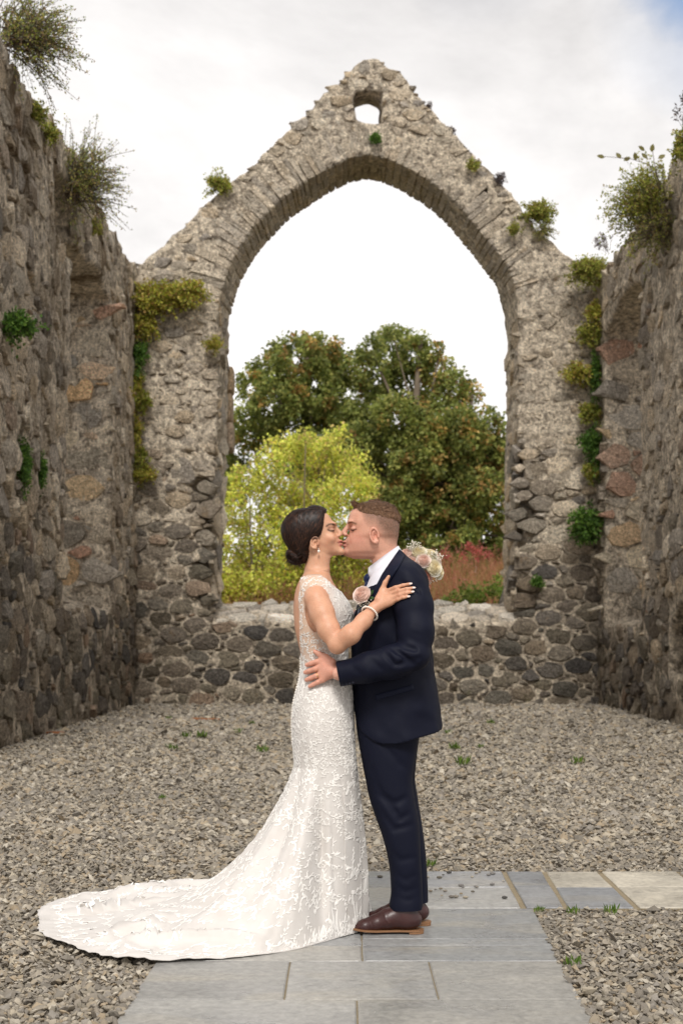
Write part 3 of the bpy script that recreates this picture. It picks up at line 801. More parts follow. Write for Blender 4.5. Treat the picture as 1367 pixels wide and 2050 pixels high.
# cross path: two courses with wide sandy joints
ym = GROUND(0, 1776)[1]
xa = [-0.33] + [GROUND(q, 1818)[0] for q in (1048, 1133, 1275)] + [1.75, 2.35, 3.1, XE - .02]
xb = [-0.33] + [GROUND(q, 1744)[0] for q in (1008, 1088, 1198)] + [1.75, 2.35, 3.1, XE - .02]
cw = [(156, 155, 153), (132, 133, 136), (122, 124, 128), (172, 166, 154), (140, 140, 139), (148, 146, 142), (134, 135, 136)]
for k in range(len(xa) - 1):
    xm0, xm1 = (xa[k] + xb[k]) / 2, (xa[k + 1] + xb[k + 1]) / 2; jw = 0.013
    slab([(xa[k] + jw, yA + .012), (xa[k + 1] - jw, yA + .012), (xm1 - jw, ym - .003), (xm0 + jw, ym - .003)], cw[k])
    slab([(xm0 + jw, ym + .003), (xm1 - jw, ym + .003), (xb[k + 1] - jw, yB - .01), (xb[k] + jw, yB - .01)], cw[(k + 1) % 7] if k != 3 else cw[3])

# ------------------------------------------------------------------ gravel, stone by stone
def on_path(x, y, mrg=0.0):
    el = np.where(y < yA, np.vectorize(edge_l)(np.minimum(y, yA)), -0.33); er = np.where(y < yA, np.vectorize(edge_r)(np.minimum(y, yA)), XE)
    return (y < yB + mrg) & (x > el - mrg) & (x < er + mrg)
_ico_V = []
t = (1 + 5 ** .5) / 2
ICO = np.array([(-1, t, 0), (1, t, 0), (-1, -t, 0), (1, -t, 0), (0, -1, t), (0, 1, t), (0, -1, -t), (0, 1, -t), (t, 0, -1), (t, 0, 1), (-t, 0, -1), (-t, 0, 1)]) / math.hypot(1, t)
ICOF = np.array([(0, 11, 5), (0, 5, 1), (0, 1, 7), (0, 7, 10), (0, 10, 11), (1, 5, 9), (5, 11, 4), (11, 10, 2), (10, 7, 6), (7, 1, 8), (3, 9, 4), (3, 4, 2), (3, 2, 6), (3, 6, 8), (3, 8, 9), (4, 9, 5), (2, 4, 11), (6, 2, 10), (8, 6, 7), (9, 8, 1)])
OCT = np.array([(1, 0, 0), (0, 1, 0), (-1, 0, 0), (0, -1, 0), (0, 0, 1), (0, 0, -1)], float)
OCTF = np.array([(0, 1, 4), (1, 2, 4), (2, 3, 4), (3, 0, 4), (1, 0, 5), (2, 1, 5), (3, 2, 5), (0, 3, 5)])
GPAL = lin(np.array([(142, 134, 122), (120, 113, 104), (104, 98, 92), (158, 149, 135), (134, 122, 104), (92, 89, 86), (168, 158, 140), (126, 122, 118), (146, 128, 102), (112, 106, 94), (180, 173, 160), (80, 77, 74)]))
gb = MB(); rgv = np.random.default_rng(77)
def gravel_zone(y0, y1, dens, size, base, faces, xl=None, xr=None):
    area = (y1 - y0) * 2
    wl = lambda y: np.maximum(-0.245 * y - 0.75, XL - 0.0); wr = lambda y: np.minimum(0.245 * y + 0.75, XR)
    n = int(dens * (y1 - y0) * (wr(y1) - wl(y1)))
    y = rgv.uniform(y0, y1, n); x = rgv.uniform(wl(y1), wr(y1), n)
    k = (x > wl(y)) & (x < wr(y)) & ~on_path(x, y, -0.012); x, y = x[k], y[k]; n = len(x)
    s = size * np.exp(rgv.normal(0, 0.32, n)) * 0.5
    A = rgv.normal(size=(n, 3, 3)); Qm, _ = np.linalg.qr(A)
    sc = np.stack([s * rgv.uniform(0.9, 1.4, n), s * rgv.uniform(0.7, 1.0, n), s * rgv.uniform(0.45, 0.8, n)], 1)
    Vb = base[None] * (1 + rgv.normal(0, 0.13, (n, len(base), 1)))
    ang = rgv.uniform(0, 6.283, n); ca, sa = np.cos(ang), np.sin(ang)
    R = np.zeros((n, 3, 3)); R[:, 0, 0] = ca; R[:, 0, 1] = -sa; R[:, 1, 0] = sa; R[:, 1, 1] = ca; R[:, 2, 2] = 1
    tl = rgv.normal(0, 0.38, (n, 2)); Tm = np.tile(np.eye(3), (n, 1, 1)); Tm[:, 2, 0] = tl[:, 0]; Tm[:, 2, 1] = tl[:, 1]
    W = np.einsum('nij,nkj->nki', Tm @ R, Vb * sc[:, None])
    hz = 0.012 * vnoise(np.c_[x, y, x * 0], 1.3) + rgv.uniform(-0.018, 0.006, n)
    W += np.stack([x, y, hz], 1)[:, None]
    big = vnoise(np.c_[x, y, x * 0], 0.55, 3.0)
    C = (0.55 * GPAL[rgv.integers(len(GPAL), size=n)] + 0.45 * GPAL.mean(0)) * np.array([1.13, 1.12, 1.09]) * rgv.uniform(0.85, 1.12, (n, 1)) * (1 + 0.10 * big[:, None])
    m = len(base)
    gb.add(W.reshape(-1, 3), (faces[None] + (np.arange(n) * m)[:, None, None]).reshape(-1, 3), None, np.repeat(C, m, 0))
gravel_zone(3.9, 4.9, 3700, 0.0225, ICO, ICOF)
gravel_zone(4.9, 6.4, 3500, 0.023, OCT, OCTF)
gravel_zone(6.4, 8.5, 2250, 0.0265, OCT, OCTF)
gravel_zone(8.5, 12.0, 1100, 0.035, OCT, OCTF)
gravel_zone(12.0, 17.0, 560, 0.043, OCT, OCTF)
gravel_zone(17.0, 25.9, 260, 0.062, OCT, OCTF)
# strays kicked onto the slabs
n = 34
for k in range(n):
    px_, py_ = (random.uniform(850, 1010), random.uniform(1744, 1800)) if k < 22 else (random.uniform(760, 1367), random.uniform(1744, 1760))
    p = GROUND(px_, py_); s = random.uniform(0.006, 0.013)
    gb.add(p + ICO * s * np.array([1.3, 1, .6]) + (0, 0, 0.008), ICOF, None, GPAL[random.randrange(12)] * 0.8)
obj('gravel', gb.mesh('gravel', M_GRAVEL, False), kind='stuff', label='grey brown loose gravel covering the floor of the ruin', category='gravel')
# ------------------------------------------------------------------ the couple
YC = 5.87                      # distance of the couple from the camera
BC, GC = 0.055, 0.10           # lateral mid-planes of bride and groom (metres behind YC)
def B(px, py, dy=0.0): return PX(px, py, YC + dy)
def topx(P):                   # metres -> photograph pixels, for reading the survey tables
    return CX + P[:, 0] * F / P[:, 1], HY - (P[:, 2] - CAMZ) * F / P[:, 1]
def smooth_table(rows, n=240):
    rows = np.array(rows, float); t = np.r_[0, np.cumsum(np.abs(np.diff(rows[:, 0])))]
    m = np.gradient(rows, t, axis=0) if len(rows) > 2 else np.zeros_like(rows)
    u = np.linspace(0, t[-1], n); k = np.clip(np.searchsorted(t, u, side='right') - 1, 0, len(t) - 2)
    h = (t[k + 1] - t[k])[:, None]; s = ((u - t[k]) / h[:, 0])[:, None]
    return (2 * s**3 - 3 * s**2 + 1) * rows[k] + (s**3 - 2 * s**2 + s) * h * m[k] + (-2 * s**3 + 3 * s**2) * rows[k + 1] + (s**3 - s**2) * h * m[k + 1]
class Loft:
    """body section table: rows of (photograph row, left column, right column, half-thickness in metres), about a mid-plane dy"""
    def __init__(s, rows, dy, p=2.2, cxs=None, pf=None, fs=1):
        T = smooth_table(rows)
        if callable(dy): dyv = dy(T[:, 0])
        else: dyv = np.full(len(T), dy)
        Yv = YC + dyv
        s.z = CAMZ - (T[:, 0] - HY) * Yv / F; s.x1 = (T[:, 1] - CX) * Yv / F; s.x2 = (T[:, 2] - CX) * Yv / F; s.w = T[:, 3]; s.y = Yv; s.p = p
        o = np.argsort(s.z)
        for a in ('z', 'x1', 'x2', 'w', 'y'): setattr(s, a, getattr(s, a)[o])
        s.cxs, s.pf, s.fs = cxs, pf, fs
    def at(s, z):
        f = lambda a: np.interp(z, s.z, a)
        return f(s.x1), f(s.x2), f(s.w), f(s.y)
    def __call__(s, P, off=0.0, cap=True):
        z = P[:, 2]; x1, x2, w, y = s.at(z)
        if s.cxs is not None:
            c = np.full(len(P), (s.cxs - CX) * YC / F); a = np.where(P[:, 0] > c, x2 - c, c - x1)
        else:
            c = (x1 + x2) / 2; a = (x2 - x1) / 2
        a = np.maximum(a + off, 0.004); b = np.maximum(w + off, 0.004)
        qx = np.abs(P[:, 0] - c) / a; qy = np.abs(P[:, 1] - y) / b
        pp = s.p if s.pf is None else np.where((P[:, 0] - c) * s.fs > 0, s.pf, s.p)
        r = (qx ** pp + qy ** pp) ** (1 / pp)
        d = (r - 1) * np.minimum(a, b)
        if cap: d = np.maximum(d, np.maximum(z - s.z[-1] - off, s.z[0] - off - z))
        return d
    def pt(s, z, th, off=0.0):
        x1, x2, w, y = s.at(z); c = (x1 + x2) / 2; a = (x2 - x1) / 2 + off; b = w + off
        ct, st = np.cos(th), np.sin(th)
        return np.stack([c + a * np.sign(ct) * np.abs(ct) ** (2 / s.p), y + b * np.sign(st) * np.abs(st) ** (2 / s.p), z + 0 * th], -1)
def surf_ys(f, pxy, clear, d0=-0.42, d1=0.25):
    """walks from the camera side onto the surface f at the given columns and rows"""
    pxy = np.asarray(pxy, float).reshape(-1, 2); d = np.full(len(pxy), d0)
    def pts(): 
        Y = YC + d; return np.c_[(pxy[:, 0] - CX) * Y / F, Y, CAMZ - (pxy[:, 1] - HY) * Y / F]
    for _ in range(46):
        d = np.minimum(d + np.clip((f(pts()) - clear) * 0.7, -0.02, 0.05), d1)
    return d
def surf_y(f, px, py, clear, d0=-0.42, d1=0.25): return float(surf_ys(f, [(px, py)], clear, d0, d1)[0])
def pl_dist(px, py, pts):
    d = np.full(len(px), 1e9)
    for a, b in zip(pts[:-1], pts[1:]):
        ex, ey = b[0] - a[0], b[1] - a[1]; t = np.clip(((px - a[0]) * ex + (py - a[1]) * ey) / (ex * ex + ey * ey + 1e-9), 0, 1)
        d = np.minimum(d, np.hypot(px - a[0] - t * ex, py - a[1] - t * ey))
    return d
def blend(C, col, wgt):
    w = np.clip(wgt, 0, 1)[:, None]; return C * (1 - w) + lin(col) * w
def ear(P, c, side, ax, bx, tilt):
    """an outer ear on the side plane (side = -1 towards the camera)"""
    q = P - c; t = math.radians(tilt); u = q[:, 0] * math.cos(t) + q[:, 2] * math.sin(t); v = -q[:, 0] * math.sin(t) + q[:, 2] * math.cos(t); wv = q[:, 1] * side
    e = np.sqrt((u / ax) ** 2 + (v / bx) ** 2)
    Q_ = np.c_[u, wv, v]
    rim = np.sqrt(((e - 0.86) * ax) ** 2 + ((wv - 0.008) * 0.8) ** 2) - 0.0036
    rim = np.where((v < -0.35 * bx) & (u > 0.15 * ax), rim + 0.003, rim)
    plate = ellip(Q_, (0, -0.001, 0), (ax * 0.9, 0.006, bx * 0.9))
    d = smin(rim, plate, 0.003)
    anti = np.sqrt(((np.sqrt(((u - ax * 0.15) / ax) ** 2 + ((v + bx * 0.05) / bx) ** 2) - 0.52) * ax) ** 2 + (wv - 0.0055) ** 2) - 0.0024
    d = smin(d, np.where(u < ax * 0.35, anti, 1.0), 0.002)
    d = smin(d, ellip(Q_, (ax * 0.30, 0.003, -bx * 0.80), (ax * 0.48, 0.0065, bx * 0.26)), 0.004)
    d = smin(d, ellip(Q_, (ax * 0.62, 0.004, -bx * 0.12), (ax * 0.20, 0.007, bx * 0.16)), 0.004)
    con = ellip(Q_, (ax * 0.22, 0.009, -bx * 0.10), (ax * 0.36, 0.012, bx * 0.36))
    return smax(d, -con, 0.002)
def finger(P, pts, r0, r1):
    n = len(pts); rr = np.linspace(r0, r1, n); return chain(P, pts, rr, 0.004)

def gate(P, mask, f):
    d = np.full(len(P), 0.5)
    if mask.any(): d[mask] = f(P[mask])
    return d
# materials
def skin_mat(name, tone):
    m, nt, bs = new_mat(name)
    v = coords(nt); c = mix(nt, 0.5, attr(nt), mix(nt, maprange(nt, noise_node(nt, 34, 5, 0.65, v).outputs[0], 0.3, 0.7), (0.90, 0.78, 0.72, 1), (1.10, 1.14, 1.14, 1)), 'MULTIPLY')
    c = mix(nt, 0.35, c, mix(nt, maprange(nt, noise_node(nt, 240, 3, 0.6, v).outputs[0], 0.3, 0.7), (0.75, 0.72, 0.70, 1), (1.2, 1.2, 1.2, 1)), 'MULTIPLY')
    L(nt, c, bs.inputs['Base Color']); bs.inputs['Roughness'].default_value = 0.46
    bs.inputs['Subsurface Weight'].default_value = 0.12; bs.inputs['Subsurface Radius'].default_value = (0.012, 0.005, 0.003); bs.inputs['Subsurface Scale'].default_value = 0.6
    bs.inputs['Specular IOR Level'].default_value = 0.4
    bump(nt, bs, noise_node(nt, 260, 3, 0.6, v).outputs[0], 0.12, 0.003)
    return m
M_SKIN_B, M_SKIN_G = skin_mat('skin_tanned', 0), skin_mat('skin_fair', 0)
def hair_mat(name, dark, light, rough, vecscale, rotv=(0, 0, 0)):
    m, nt, bs = new_mat(name)
    g_ = N(nt, 'ShaderNodeNewGeometry'); mp = N(nt, 'ShaderNodeMapping'); mp.inputs['Scale'].default_value = vecscale; mp.inputs['Rotation'].default_value = rotv
    L(nt, g_.outputs['Position'], mp.inputs[0])
    n = noise_node(nt, 1.0, 4, 0.65, mp.outputs[0], 0.6)
    c = mix(nt, maprange(nt, n.outputs[0], 0.35, 0.72), dark, light); L(nt, c, bs.inputs['Base Color'])
    bs.inputs['Roughness'].default_value = rough; bs.inputs['Specular IOR Level'].default_value = 0.22
    bump(nt, bs, n.outputs[0], 0.35, 0.005)
    return m
M_HAIR_B = hair_mat('dark_brown_hair', lin4(24, 14, 10), lin4(58, 35, 25), 0.45, (42, 42, 300), (0, 0.5, 0))
M_HAIR_G = hair_mat('short_brown_hair', lin4(84, 61, 46), lin4(150, 116, 90), 0.5, (180, 180, 60), (0, 0.6, 0))
def cloth_mat(name, col, rough=0.75, weave=900, sheen=0.25, contrast=0.3):
    m, nt, bs = new_mat(name); v = coords(nt)
    c = mix(nt, contrast, col, mix(nt, noise_node(nt, 14, 4, 0.6, v).outputs[0], (0.5, 0.5, 0.5, 1), (1.5, 1.5, 1.5, 1)), 'MULTIPLY')
    L(nt, c, bs.inputs['Base Color']); bs.inputs['Roughness'].default_value = rough
    bs.inputs['Sheen Weight'].default_value = sheen; bs.inputs['Sheen Roughness'].default_value = 0.45
    bs.inputs['Specular IOR Level'].default_value = 0.15
    bump(nt, bs, noise_node(nt, weave, 2, 0.5, v).outputs[0], 0.12, 0.002)
    return m
M_SUIT = cloth_mat('navy_wool', lin4(13, 16, 32), 0.62, 900, 0.0)
M_SUIT2 = cloth_mat('navy_wool_edge', lin4(18, 22, 40), 0.6, 900, 0.0)
M_SHIRT = cloth_mat('white_cotton', lin4(224, 224, 232), 0.8, 700, 0.1, 0.1)
M_TIE = cloth_mat('navy_silk', lin4(24, 34, 66), 0.38, 500, 0.1)
M_BUTTON = cloth_mat('dark_horn', lin4(40, 42, 52), 0.35, 300, 0)
m, nt, bs = new_mat('oxblood_leather'); v = coords(nt)
L(nt, mix(nt, noise_node(nt, 22, 4, 0.6, v).outputs[0], lin4(34, 17, 17), lin4(72, 36, 33)), bs.inputs['Base Color']); bs.inputs['Roughness'].default_value = 0.38
bump(nt, bs, noise_node(nt, 120, 3, 0.6, v).outputs[0], 0.12, 0.004); M_LEATHER = m
m, nt, bs = new_mat('stacked_leather_sole'); v = coords(nt, (1, 1, 30))
L(nt, mix(nt, noise_node(nt, 20, 3, 0.6, v).outputs[0], lin4(92, 62, 40), lin4(160, 116, 78)), bs.inputs['Base Color']); bs.inputs['Roughness'].default_value = 0.55; M_SOLE = m
m, nt, bs = new_mat('pearl'); bs.inputs['Base Color'].default_value = lin4(238, 230, 220); bs.inputs['Roughness'].default_value = 0.25; bs.inputs['Coat Weight'].default_value = 0.5; M_PEARL = m
m, nt, bs = new_mat('gold'); bs.inputs['Base Color'].default_value = lin4(226, 190, 140); bs.inputs['Metallic'].default_value = 1.0; bs.inputs['Roughness'].default_value = 0.25; M_GOLD = m
m, nt, bs = new_mat('nail_polish'); bs.inputs['Base Color'].default_value = lin4(232, 212, 204); bs.inputs['Roughness'].default_value = 0.2; M_NAIL = m

HB = Loft([(1018, 604, 636, .022), (1021, 592, 656, .048), (1028, 580, 662, .061), (1038, 571, 664, .071), (1048, 565.5, 664, .076), (1058, 563, 662, .078), (1068, 563.5, 658, .077), (1078, 566, 650, .073), (1088, 571, 630, .068), (1098, 577, 623, .060), (1108, 584, 620, .048), (1116, 592, 616, .03)], BC, 2.7)
HLX, HLR = [650, 648.5, 647.5, 645.5, 642, 638], [1018, 1026, 1040, 1056, 1070, 1082]
# ---- bride: section tables
BH = Loft([(1017, 612, 630, .012), (1019, 600, 638, .030), (1024, 590, 649, .046), (1030, 583, 656, .057), (1038, 577, 662.5, .064), (1046, 573, 668, .067), (1052, 571, 671, .068), (1058, 571, 671.5, .067), (1064, 572, 672, .067),
           (1070, 575, 674, .066), (1076, 579, 677.5, .064), (1082, 585, 680, .060), (1088, 592, 681, .056), (1094, 600, 682, .051), (1100, 608, 684.5, .045), (1105, 622, 686.5, .036), (1109, 640, 685, .024), (1112, 654, 679, .010)], BC, 2.15, 630, 1.8, 1)
BT = Loft([(1146, 622, 652, .055), (1152, 612, 657, .090), (1160, 602, 663, .120), (1172, 595, 671, .143), (1190, 590, 683, .152), (1210, 588, 697, .152), (1228, 588, 704, .148), (1245, 589, 704, .143), (1262, 591, 700, .137), (1280, 595, 697, .130), (1300, 600, 694, .124),
           (1320, 605, 693, .121), (1340, 605, 695, .124), (1360, 602, 699, .134), (1380, 597, 702, .146), (1405, 591, 704, .160), (1435, 588, 705, .170), (1465, 588, 706, .172), (1500, 590, 708, .166), (1535, 592, 711, .160), (1562, 591, 713, .158)], BC, 2.15)
def nose(P, a, b, ra, rb, wing, rw, mid):
    d = rcone(P, a, b, ra, rb)
    for s in (-1, 1):
        d = smin(d, ellip(P, np.array(wing) + (0, s * 0.010, 0), (rw * 1.15, rw, rw * 0.8)), 0.006)
    return d
def bride_head(P):
    d = BH(P)
    d = smin(d, ellip(P, B(669, 1049, BC), (0.010, 0.045, 0.006)), 0.010)                  # brow
    for s in (-1, 1):
        d = smax(d, -ellip(P, B(671.5, 1060.5, BC + s * 0.031), (0.014, 0.015, 0.0095)), 0.010)  # sockets
        d = smin(d, ellip(P, B(664.5, 1061, BC + s * 0.030), (0.0115, 0.0125, 0.0105)), 0.003)  # lids
        d = smin(d, ellip(P, B(661, 1078, BC + s * 0.040), (0.014, 0.012, 0.013)), 0.022)      # cheeks
    d = smin(d, nose(P, B(672.5, 1056, BC), B(680.5, 1068.5, BC), 0.0062, 0.0108, B(678, 1072.5, BC), 0.0075, BC), 0.007)
    d = smin(d, ellip(P, B(682.2, 1083, BC), (0.0085, 0.019, 0.0050)), 0.006)
    d = smin(d, ellip(P, B(682.8, 1090, BC), (0.0085, 0.016, 0.0056)), 0.006)
    d = smin(d, ellip(P, B(683, 1104, BC), (0.011, 0.016, 0.011)), 0.010)
    d = smin(d, rcone(P, B(640, 1092, BC), B(633, 1150, BC), 0.049, 0.052), 0.022)          # neck
    for s in (-1, 1):
        d = smin(d, ear(P, B(630, 1086.5, BC + s * 0.066), s, 0.0185, 0.0265, -12), 0.003)
    return d
# near arm; the hand lies on the groom's shoulder
RA = [B(633, 1199, BC - 0.146), B(645, 1228, BC - 0.175), B(658, 1260, BC - 0.208), B(675, 1291, BC - 0.238)]
# ---- groom: section tables
GH = Loft([(1005, 742, 758, 0.0140), (1008, 727, 770, 0.0380), (1013, 714, 780, 0.0550), (1020, 706, 788, 0.0670), (1028, 700.5, 793, 0.0730), (1036, 698.5, 797, 0.0765), (1044, 696.5, 799, 0.0780), (1050, 697, 799.5, 0.0780), (1057, 699.5, 799, 0.0780), (1064, 699.5, 798.5, 0.0770),
           (1072, 697.5, 797.5, 0.0755), (1079, 692, 796, 0.0680), (1086, 690, 794.5, 0.0660), (1093, 690, 793, 0.0640), (1099, 689, 791, 0.0610), (1105, 687.5, 786, 0.0550), (1110, 690.5, 774, 0.0450), (1115, 696.5, 758, 0.0360), (1119, 707.5, 748, 0.0180)], GC, 2.2, 752, 1.7, -1)
GJ = Loft([(1101, 786, 803, .050), (1107, 776, 809, .060), (1115, 767, 817, .080), (1125, 757, 828, .112), (1137, 748, 838, .145), (1150, 738, 847, .165), (1170, 729, 855, .176), (1200, 717, 860, .180), (1240, 707, 862, .180), (1280, 703, 864, .176), (1320, 703, 867, .173),
           (1360, 704, 872, .176), (1400, 705, 877, .184), (1440, 705, 882, .192), (1495, 703, 889, .200)], GC, 2.35)
SL = [B(818, 1178, GC - 0.165), B(828, 1215, GC - 0.195), B(832, 1262, GC - 0.225), B(826, 1310, GC - 0.250)]       # near sleeve
FA = [B(826, 1312, GC - 0.250), B(790, 1324, GC - 0.262), B(735, 1337, GC - 0.262), B(679, 1349, GC - 0.250)]
HEM = np.array([B(*p)[[0, 2]] for p in [(670, 1080), (930, 1080), (905, 1300), (889, 1455), (886, 1463), (840, 1475), (795, 1487), (764, 1488), (742, 1480), (725, 1464), (714, 1444), (707, 1412), (700, 1350), (670, 1250)]])
def sleeve(P):
    d = chain(P, SL, (0.080, 0.075, 0.071, 0.067), 0.03)
    e = chain(P, FA, (0.067, 0.064, 0.057, 0.051), 0.03)
    d = smin(d, e, 0.012)
    # cuff is cut square
    n = FA[3] - FA[2]; n = n / np.linalg.norm(n)
    d = np.maximum(d, (P - (FA[3] + n * 0.006)) @ n)
    return d
def fold(P, pts, r, dp): return chain(P, [B(*p) for p in pts], np.linspace(r, r * 0.5, len(pts)), 0.01)
def crease(d, P, pts, r, depth):
    """presses a soft valley along a line"""
    c = chain(P, [B(*p) for p in pts], np.full(len(pts), 0.001), 0.01)
    return d + depth * np.exp(-(c / (r * 0.8)) ** 2)
ye, yf = GC - 0.315, GC - 0.325
CRE = [([(775, 1270, ye), (800, 1290, ye), (830, 1300, ye)], .011, .014), ([(772, 1283, ye), (795, 1305, ye), (826, 1328, ye)], .012, .012), ([(790, 1262, ye), (820, 1278, ye), (846, 1290, ye)], .012, .009),
       ([(770, 1240, ye + .03), (800, 1262, ye), (840, 1272, ye)], .010, .007), ([(765, 1300, yf), (790, 1330, yf)], .012, .009), ([(735, 1312, yf), (760, 1338, yf)], .012, .006), ([(800, 1330, yf), (842, 1318, yf)], .011, .010),
       ([(800, 1165, GC - .24), (835, 1180, GC - .25), (850, 1215, GC - .24)], .010, .008), ([(775, 1195, GC - .2), (776, 1260, GC - .24)], .010, .010), ([(700, 1330, yf + .01), (720, 1350, yf)], .012, .004),
       ([(866, 1330, GC - .12), (872, 1395, GC - .13), (879, 1470, GC - .13)], .006, .012), ([(812, 1232, ye), (845, 1246, ye)], .012, .006), ([(790, 1215, ye + .03), (815, 1240, ye), (840, 1255, ye)], .011, .006)]
def jacket(P):
    d = GJ(P)
    d = smin(d, ellip(P, B(812, 1160, GC - 0.10), (0.085, 0.13, 0.075)), 0.05)
    d = smin(d, ellip(P, B(812, 1160, GC + 0.10), (0.085, 0.13, 0.075)), 0.05)
    sl = sleeve(P)
    # soft vertical drape in the skirt of the coat
    low = np.clip((0.98 - P[:, 2]) / 0.15, 0, 1)
    d = d + low * 0.006 * np.sin(P[:, 0] * 38 + 1.3 * np.sin(P[:, 2] * 9)) + 0.004 * vnoise(P * np.array([1, 1, .5]), 11)
    d = np.maximum(d, poly_sd(P[:, [0, 2]], HEM))
    d = smin(d, sl, 0.010)
    # far arm round the bride's back
    far = chain(P, [B(812, 1180, GC + 0.17), B(822, 1300, GC + 0.27), B(740, 1340, GC + 0.25), B(668, 1350, GC + 0.16)], (0.082, 0.072, 0.062, 0.054), 0.03)
    d = smin(d, far, 0.01)
    for pts, r, dp in CRE: d = crease(d, P, pts, r, dp * 1.6)
    d = d + 0.0022 * vnoise(P, 26, 3.0) + 0.0045 * vnoise(P @ rot('Y', 35) * np.array([1, 1, 2.2]), 9, 8.0)
    return d
# front opening of the coat (V between the lapels)
def vee(P):
    px, py = topx(P); hw = np.interp(py, [1160, 1178, 1205, 1262], [0.20, 0.10, 0.055, 0.0])
    lim = np.interp(py, [1100, 1120, 1150, 1175, 1200, 1262], [802, 786, 765, 752, 741, 712])
    return np.maximum(np.abs(P[:, 1] - YC - GC) - hw, (P[:, 0] - (lim - CX) * YC / F) * 0.8)
def jacket_cut(P): return smax(jacket(P), -vee(P), 0.003)
def shirt(P): return GJ(P, -0.012)

# ---- the bride's right hand, laid on the sleeve
def on(f, px, py, c): return B(px, py, surf_y(f, px, py, c))
jk = lambda P: jacket(P)
BW = B(747, 1219, surf_y(jk, 762, 1210, 0.026) - 0.012)
FO = [RA[3] , B(702, 1270, BC - 0.262), B(728, 1243, (BC - 0.262 + BW[1] - YC) / 2), BW]
kn = [(774, 1184), (781, 1190), (784.5, 1198), (784, 1206.5)]
tips = [(820, 1169), (826.5, 1177), (824, 1185), (816, 1194.5)]
KN = [on(jk, *p, 0.011) for p in kn]
FING = []
for (k, t, r) in zip(kn, tips, (0.0089, 0.0091, 0.0087, 0.0077)):
    pts = [on(jk, k[0] + (t[0] - k[0]) * u, k[1] + (t[1] - k[1]) * u - 2.0 * math.sin(math.pi * u), r * (1.12 if u < .4 else 0.95)) for u in (0, 0.36, 0.7, 1.0)]
    FING.append((pts, r))
TH = [B(757, 1200, BW[1] - YC - 0.004), on(jk, 765, 1182, 0.014), on(jk, 771, 1166, 0.011), on(jk, 778, 1154, 0.009)]
def bride_arm(P):
    d = chain(P, RA, (0.0475, 0.0450, 0.0400, 0.0350), 0.03)
    d = smin(d, chain(P, FO, (0.0355, 0.0355, 0.0290, 0.0228), 0.025), 0.012)
    return d
def bride_hand(P):
    d = None
    for k in range(4):
        c = rcone(P, BW + (KN[k] - BW) * 0.12, KN[k], 0.017, 0.0115)
        d = c if d is None else smin(d, c, 0.014)
    for pts, r in FING: d = smin(d, finger(P, pts, r * 1.12, r * 0.72), 0.0045)
    d = smin(d, chain(P, TH, (0.016, 0.0125, 0.0095, 0.0068), 0.006), 0.008)
    return d
def bride_far_arm(P):
    far = chain(P, [B(632, 1190, BC + 0.14), B(690, 1245, BC + 0.30), B(745, 1235, BC + 0.44), B(815, 1205, BC + 0.43), B(838, 1172, BC + 0.38)], (0.056, 0.048, 0.042, 0.030, 0.028), 0.03)
    for k in range(4):
        far = smin(far, chain(P, [B(838 + 2 * k, 1172 - 2 * k, BC + 0.38), B(850 + 2 * k, 1164 + 5 * k, BC + 0.35), B(846 + k, 1166 + 5 * k, BC + 0.31)], (0.013, 0.009, 0.007), 0.005), 0.008)
    return far
def bride_upper(P):
    d = gate(P, (P[:, 2] > 1.40) & (P[:, 0] < 0.06), bride_head)
    d = smin(d, BT(P), 0.035)
    d = smin(d, gate(P, P[:, 1] < YC + BC - 0.03, bride_arm), 0.020)
    d = smin(d, gate(P, (P[:, 1] < YC + BC) & (P[:, 0] > 0.08), bride_hand), 0.014)
    d = smin(d, gate(P, P[:, 1] > YC + BC + 0.04, bride_far_arm), 0.015)   # round the groom's far side to the bouquet
    return d
V1, Q1 = sculpt(bride_upper, B(556, 1470, -0.30), B(900, 1005, 0.62), 0.0038)
V1 = relax(V1, Q1, 1, 0.35)
legs = lambda P: np.minimum(chain(P, [B(650, 1440, BC - .08), B(655, 1600, BC - .08), B(650, 1835, BC - .08)], (.082, .062, .045), .02), chain(P, [B(650, 1440, BC + .08), B(660, 1600, BC + .08), B(662, 1825, BC + .08)], (.082, .062, .045), .02))
V2, Q2 = sculpt(legs, B(590, 1866, -.25), B(720, 1420, .45), 0.012)
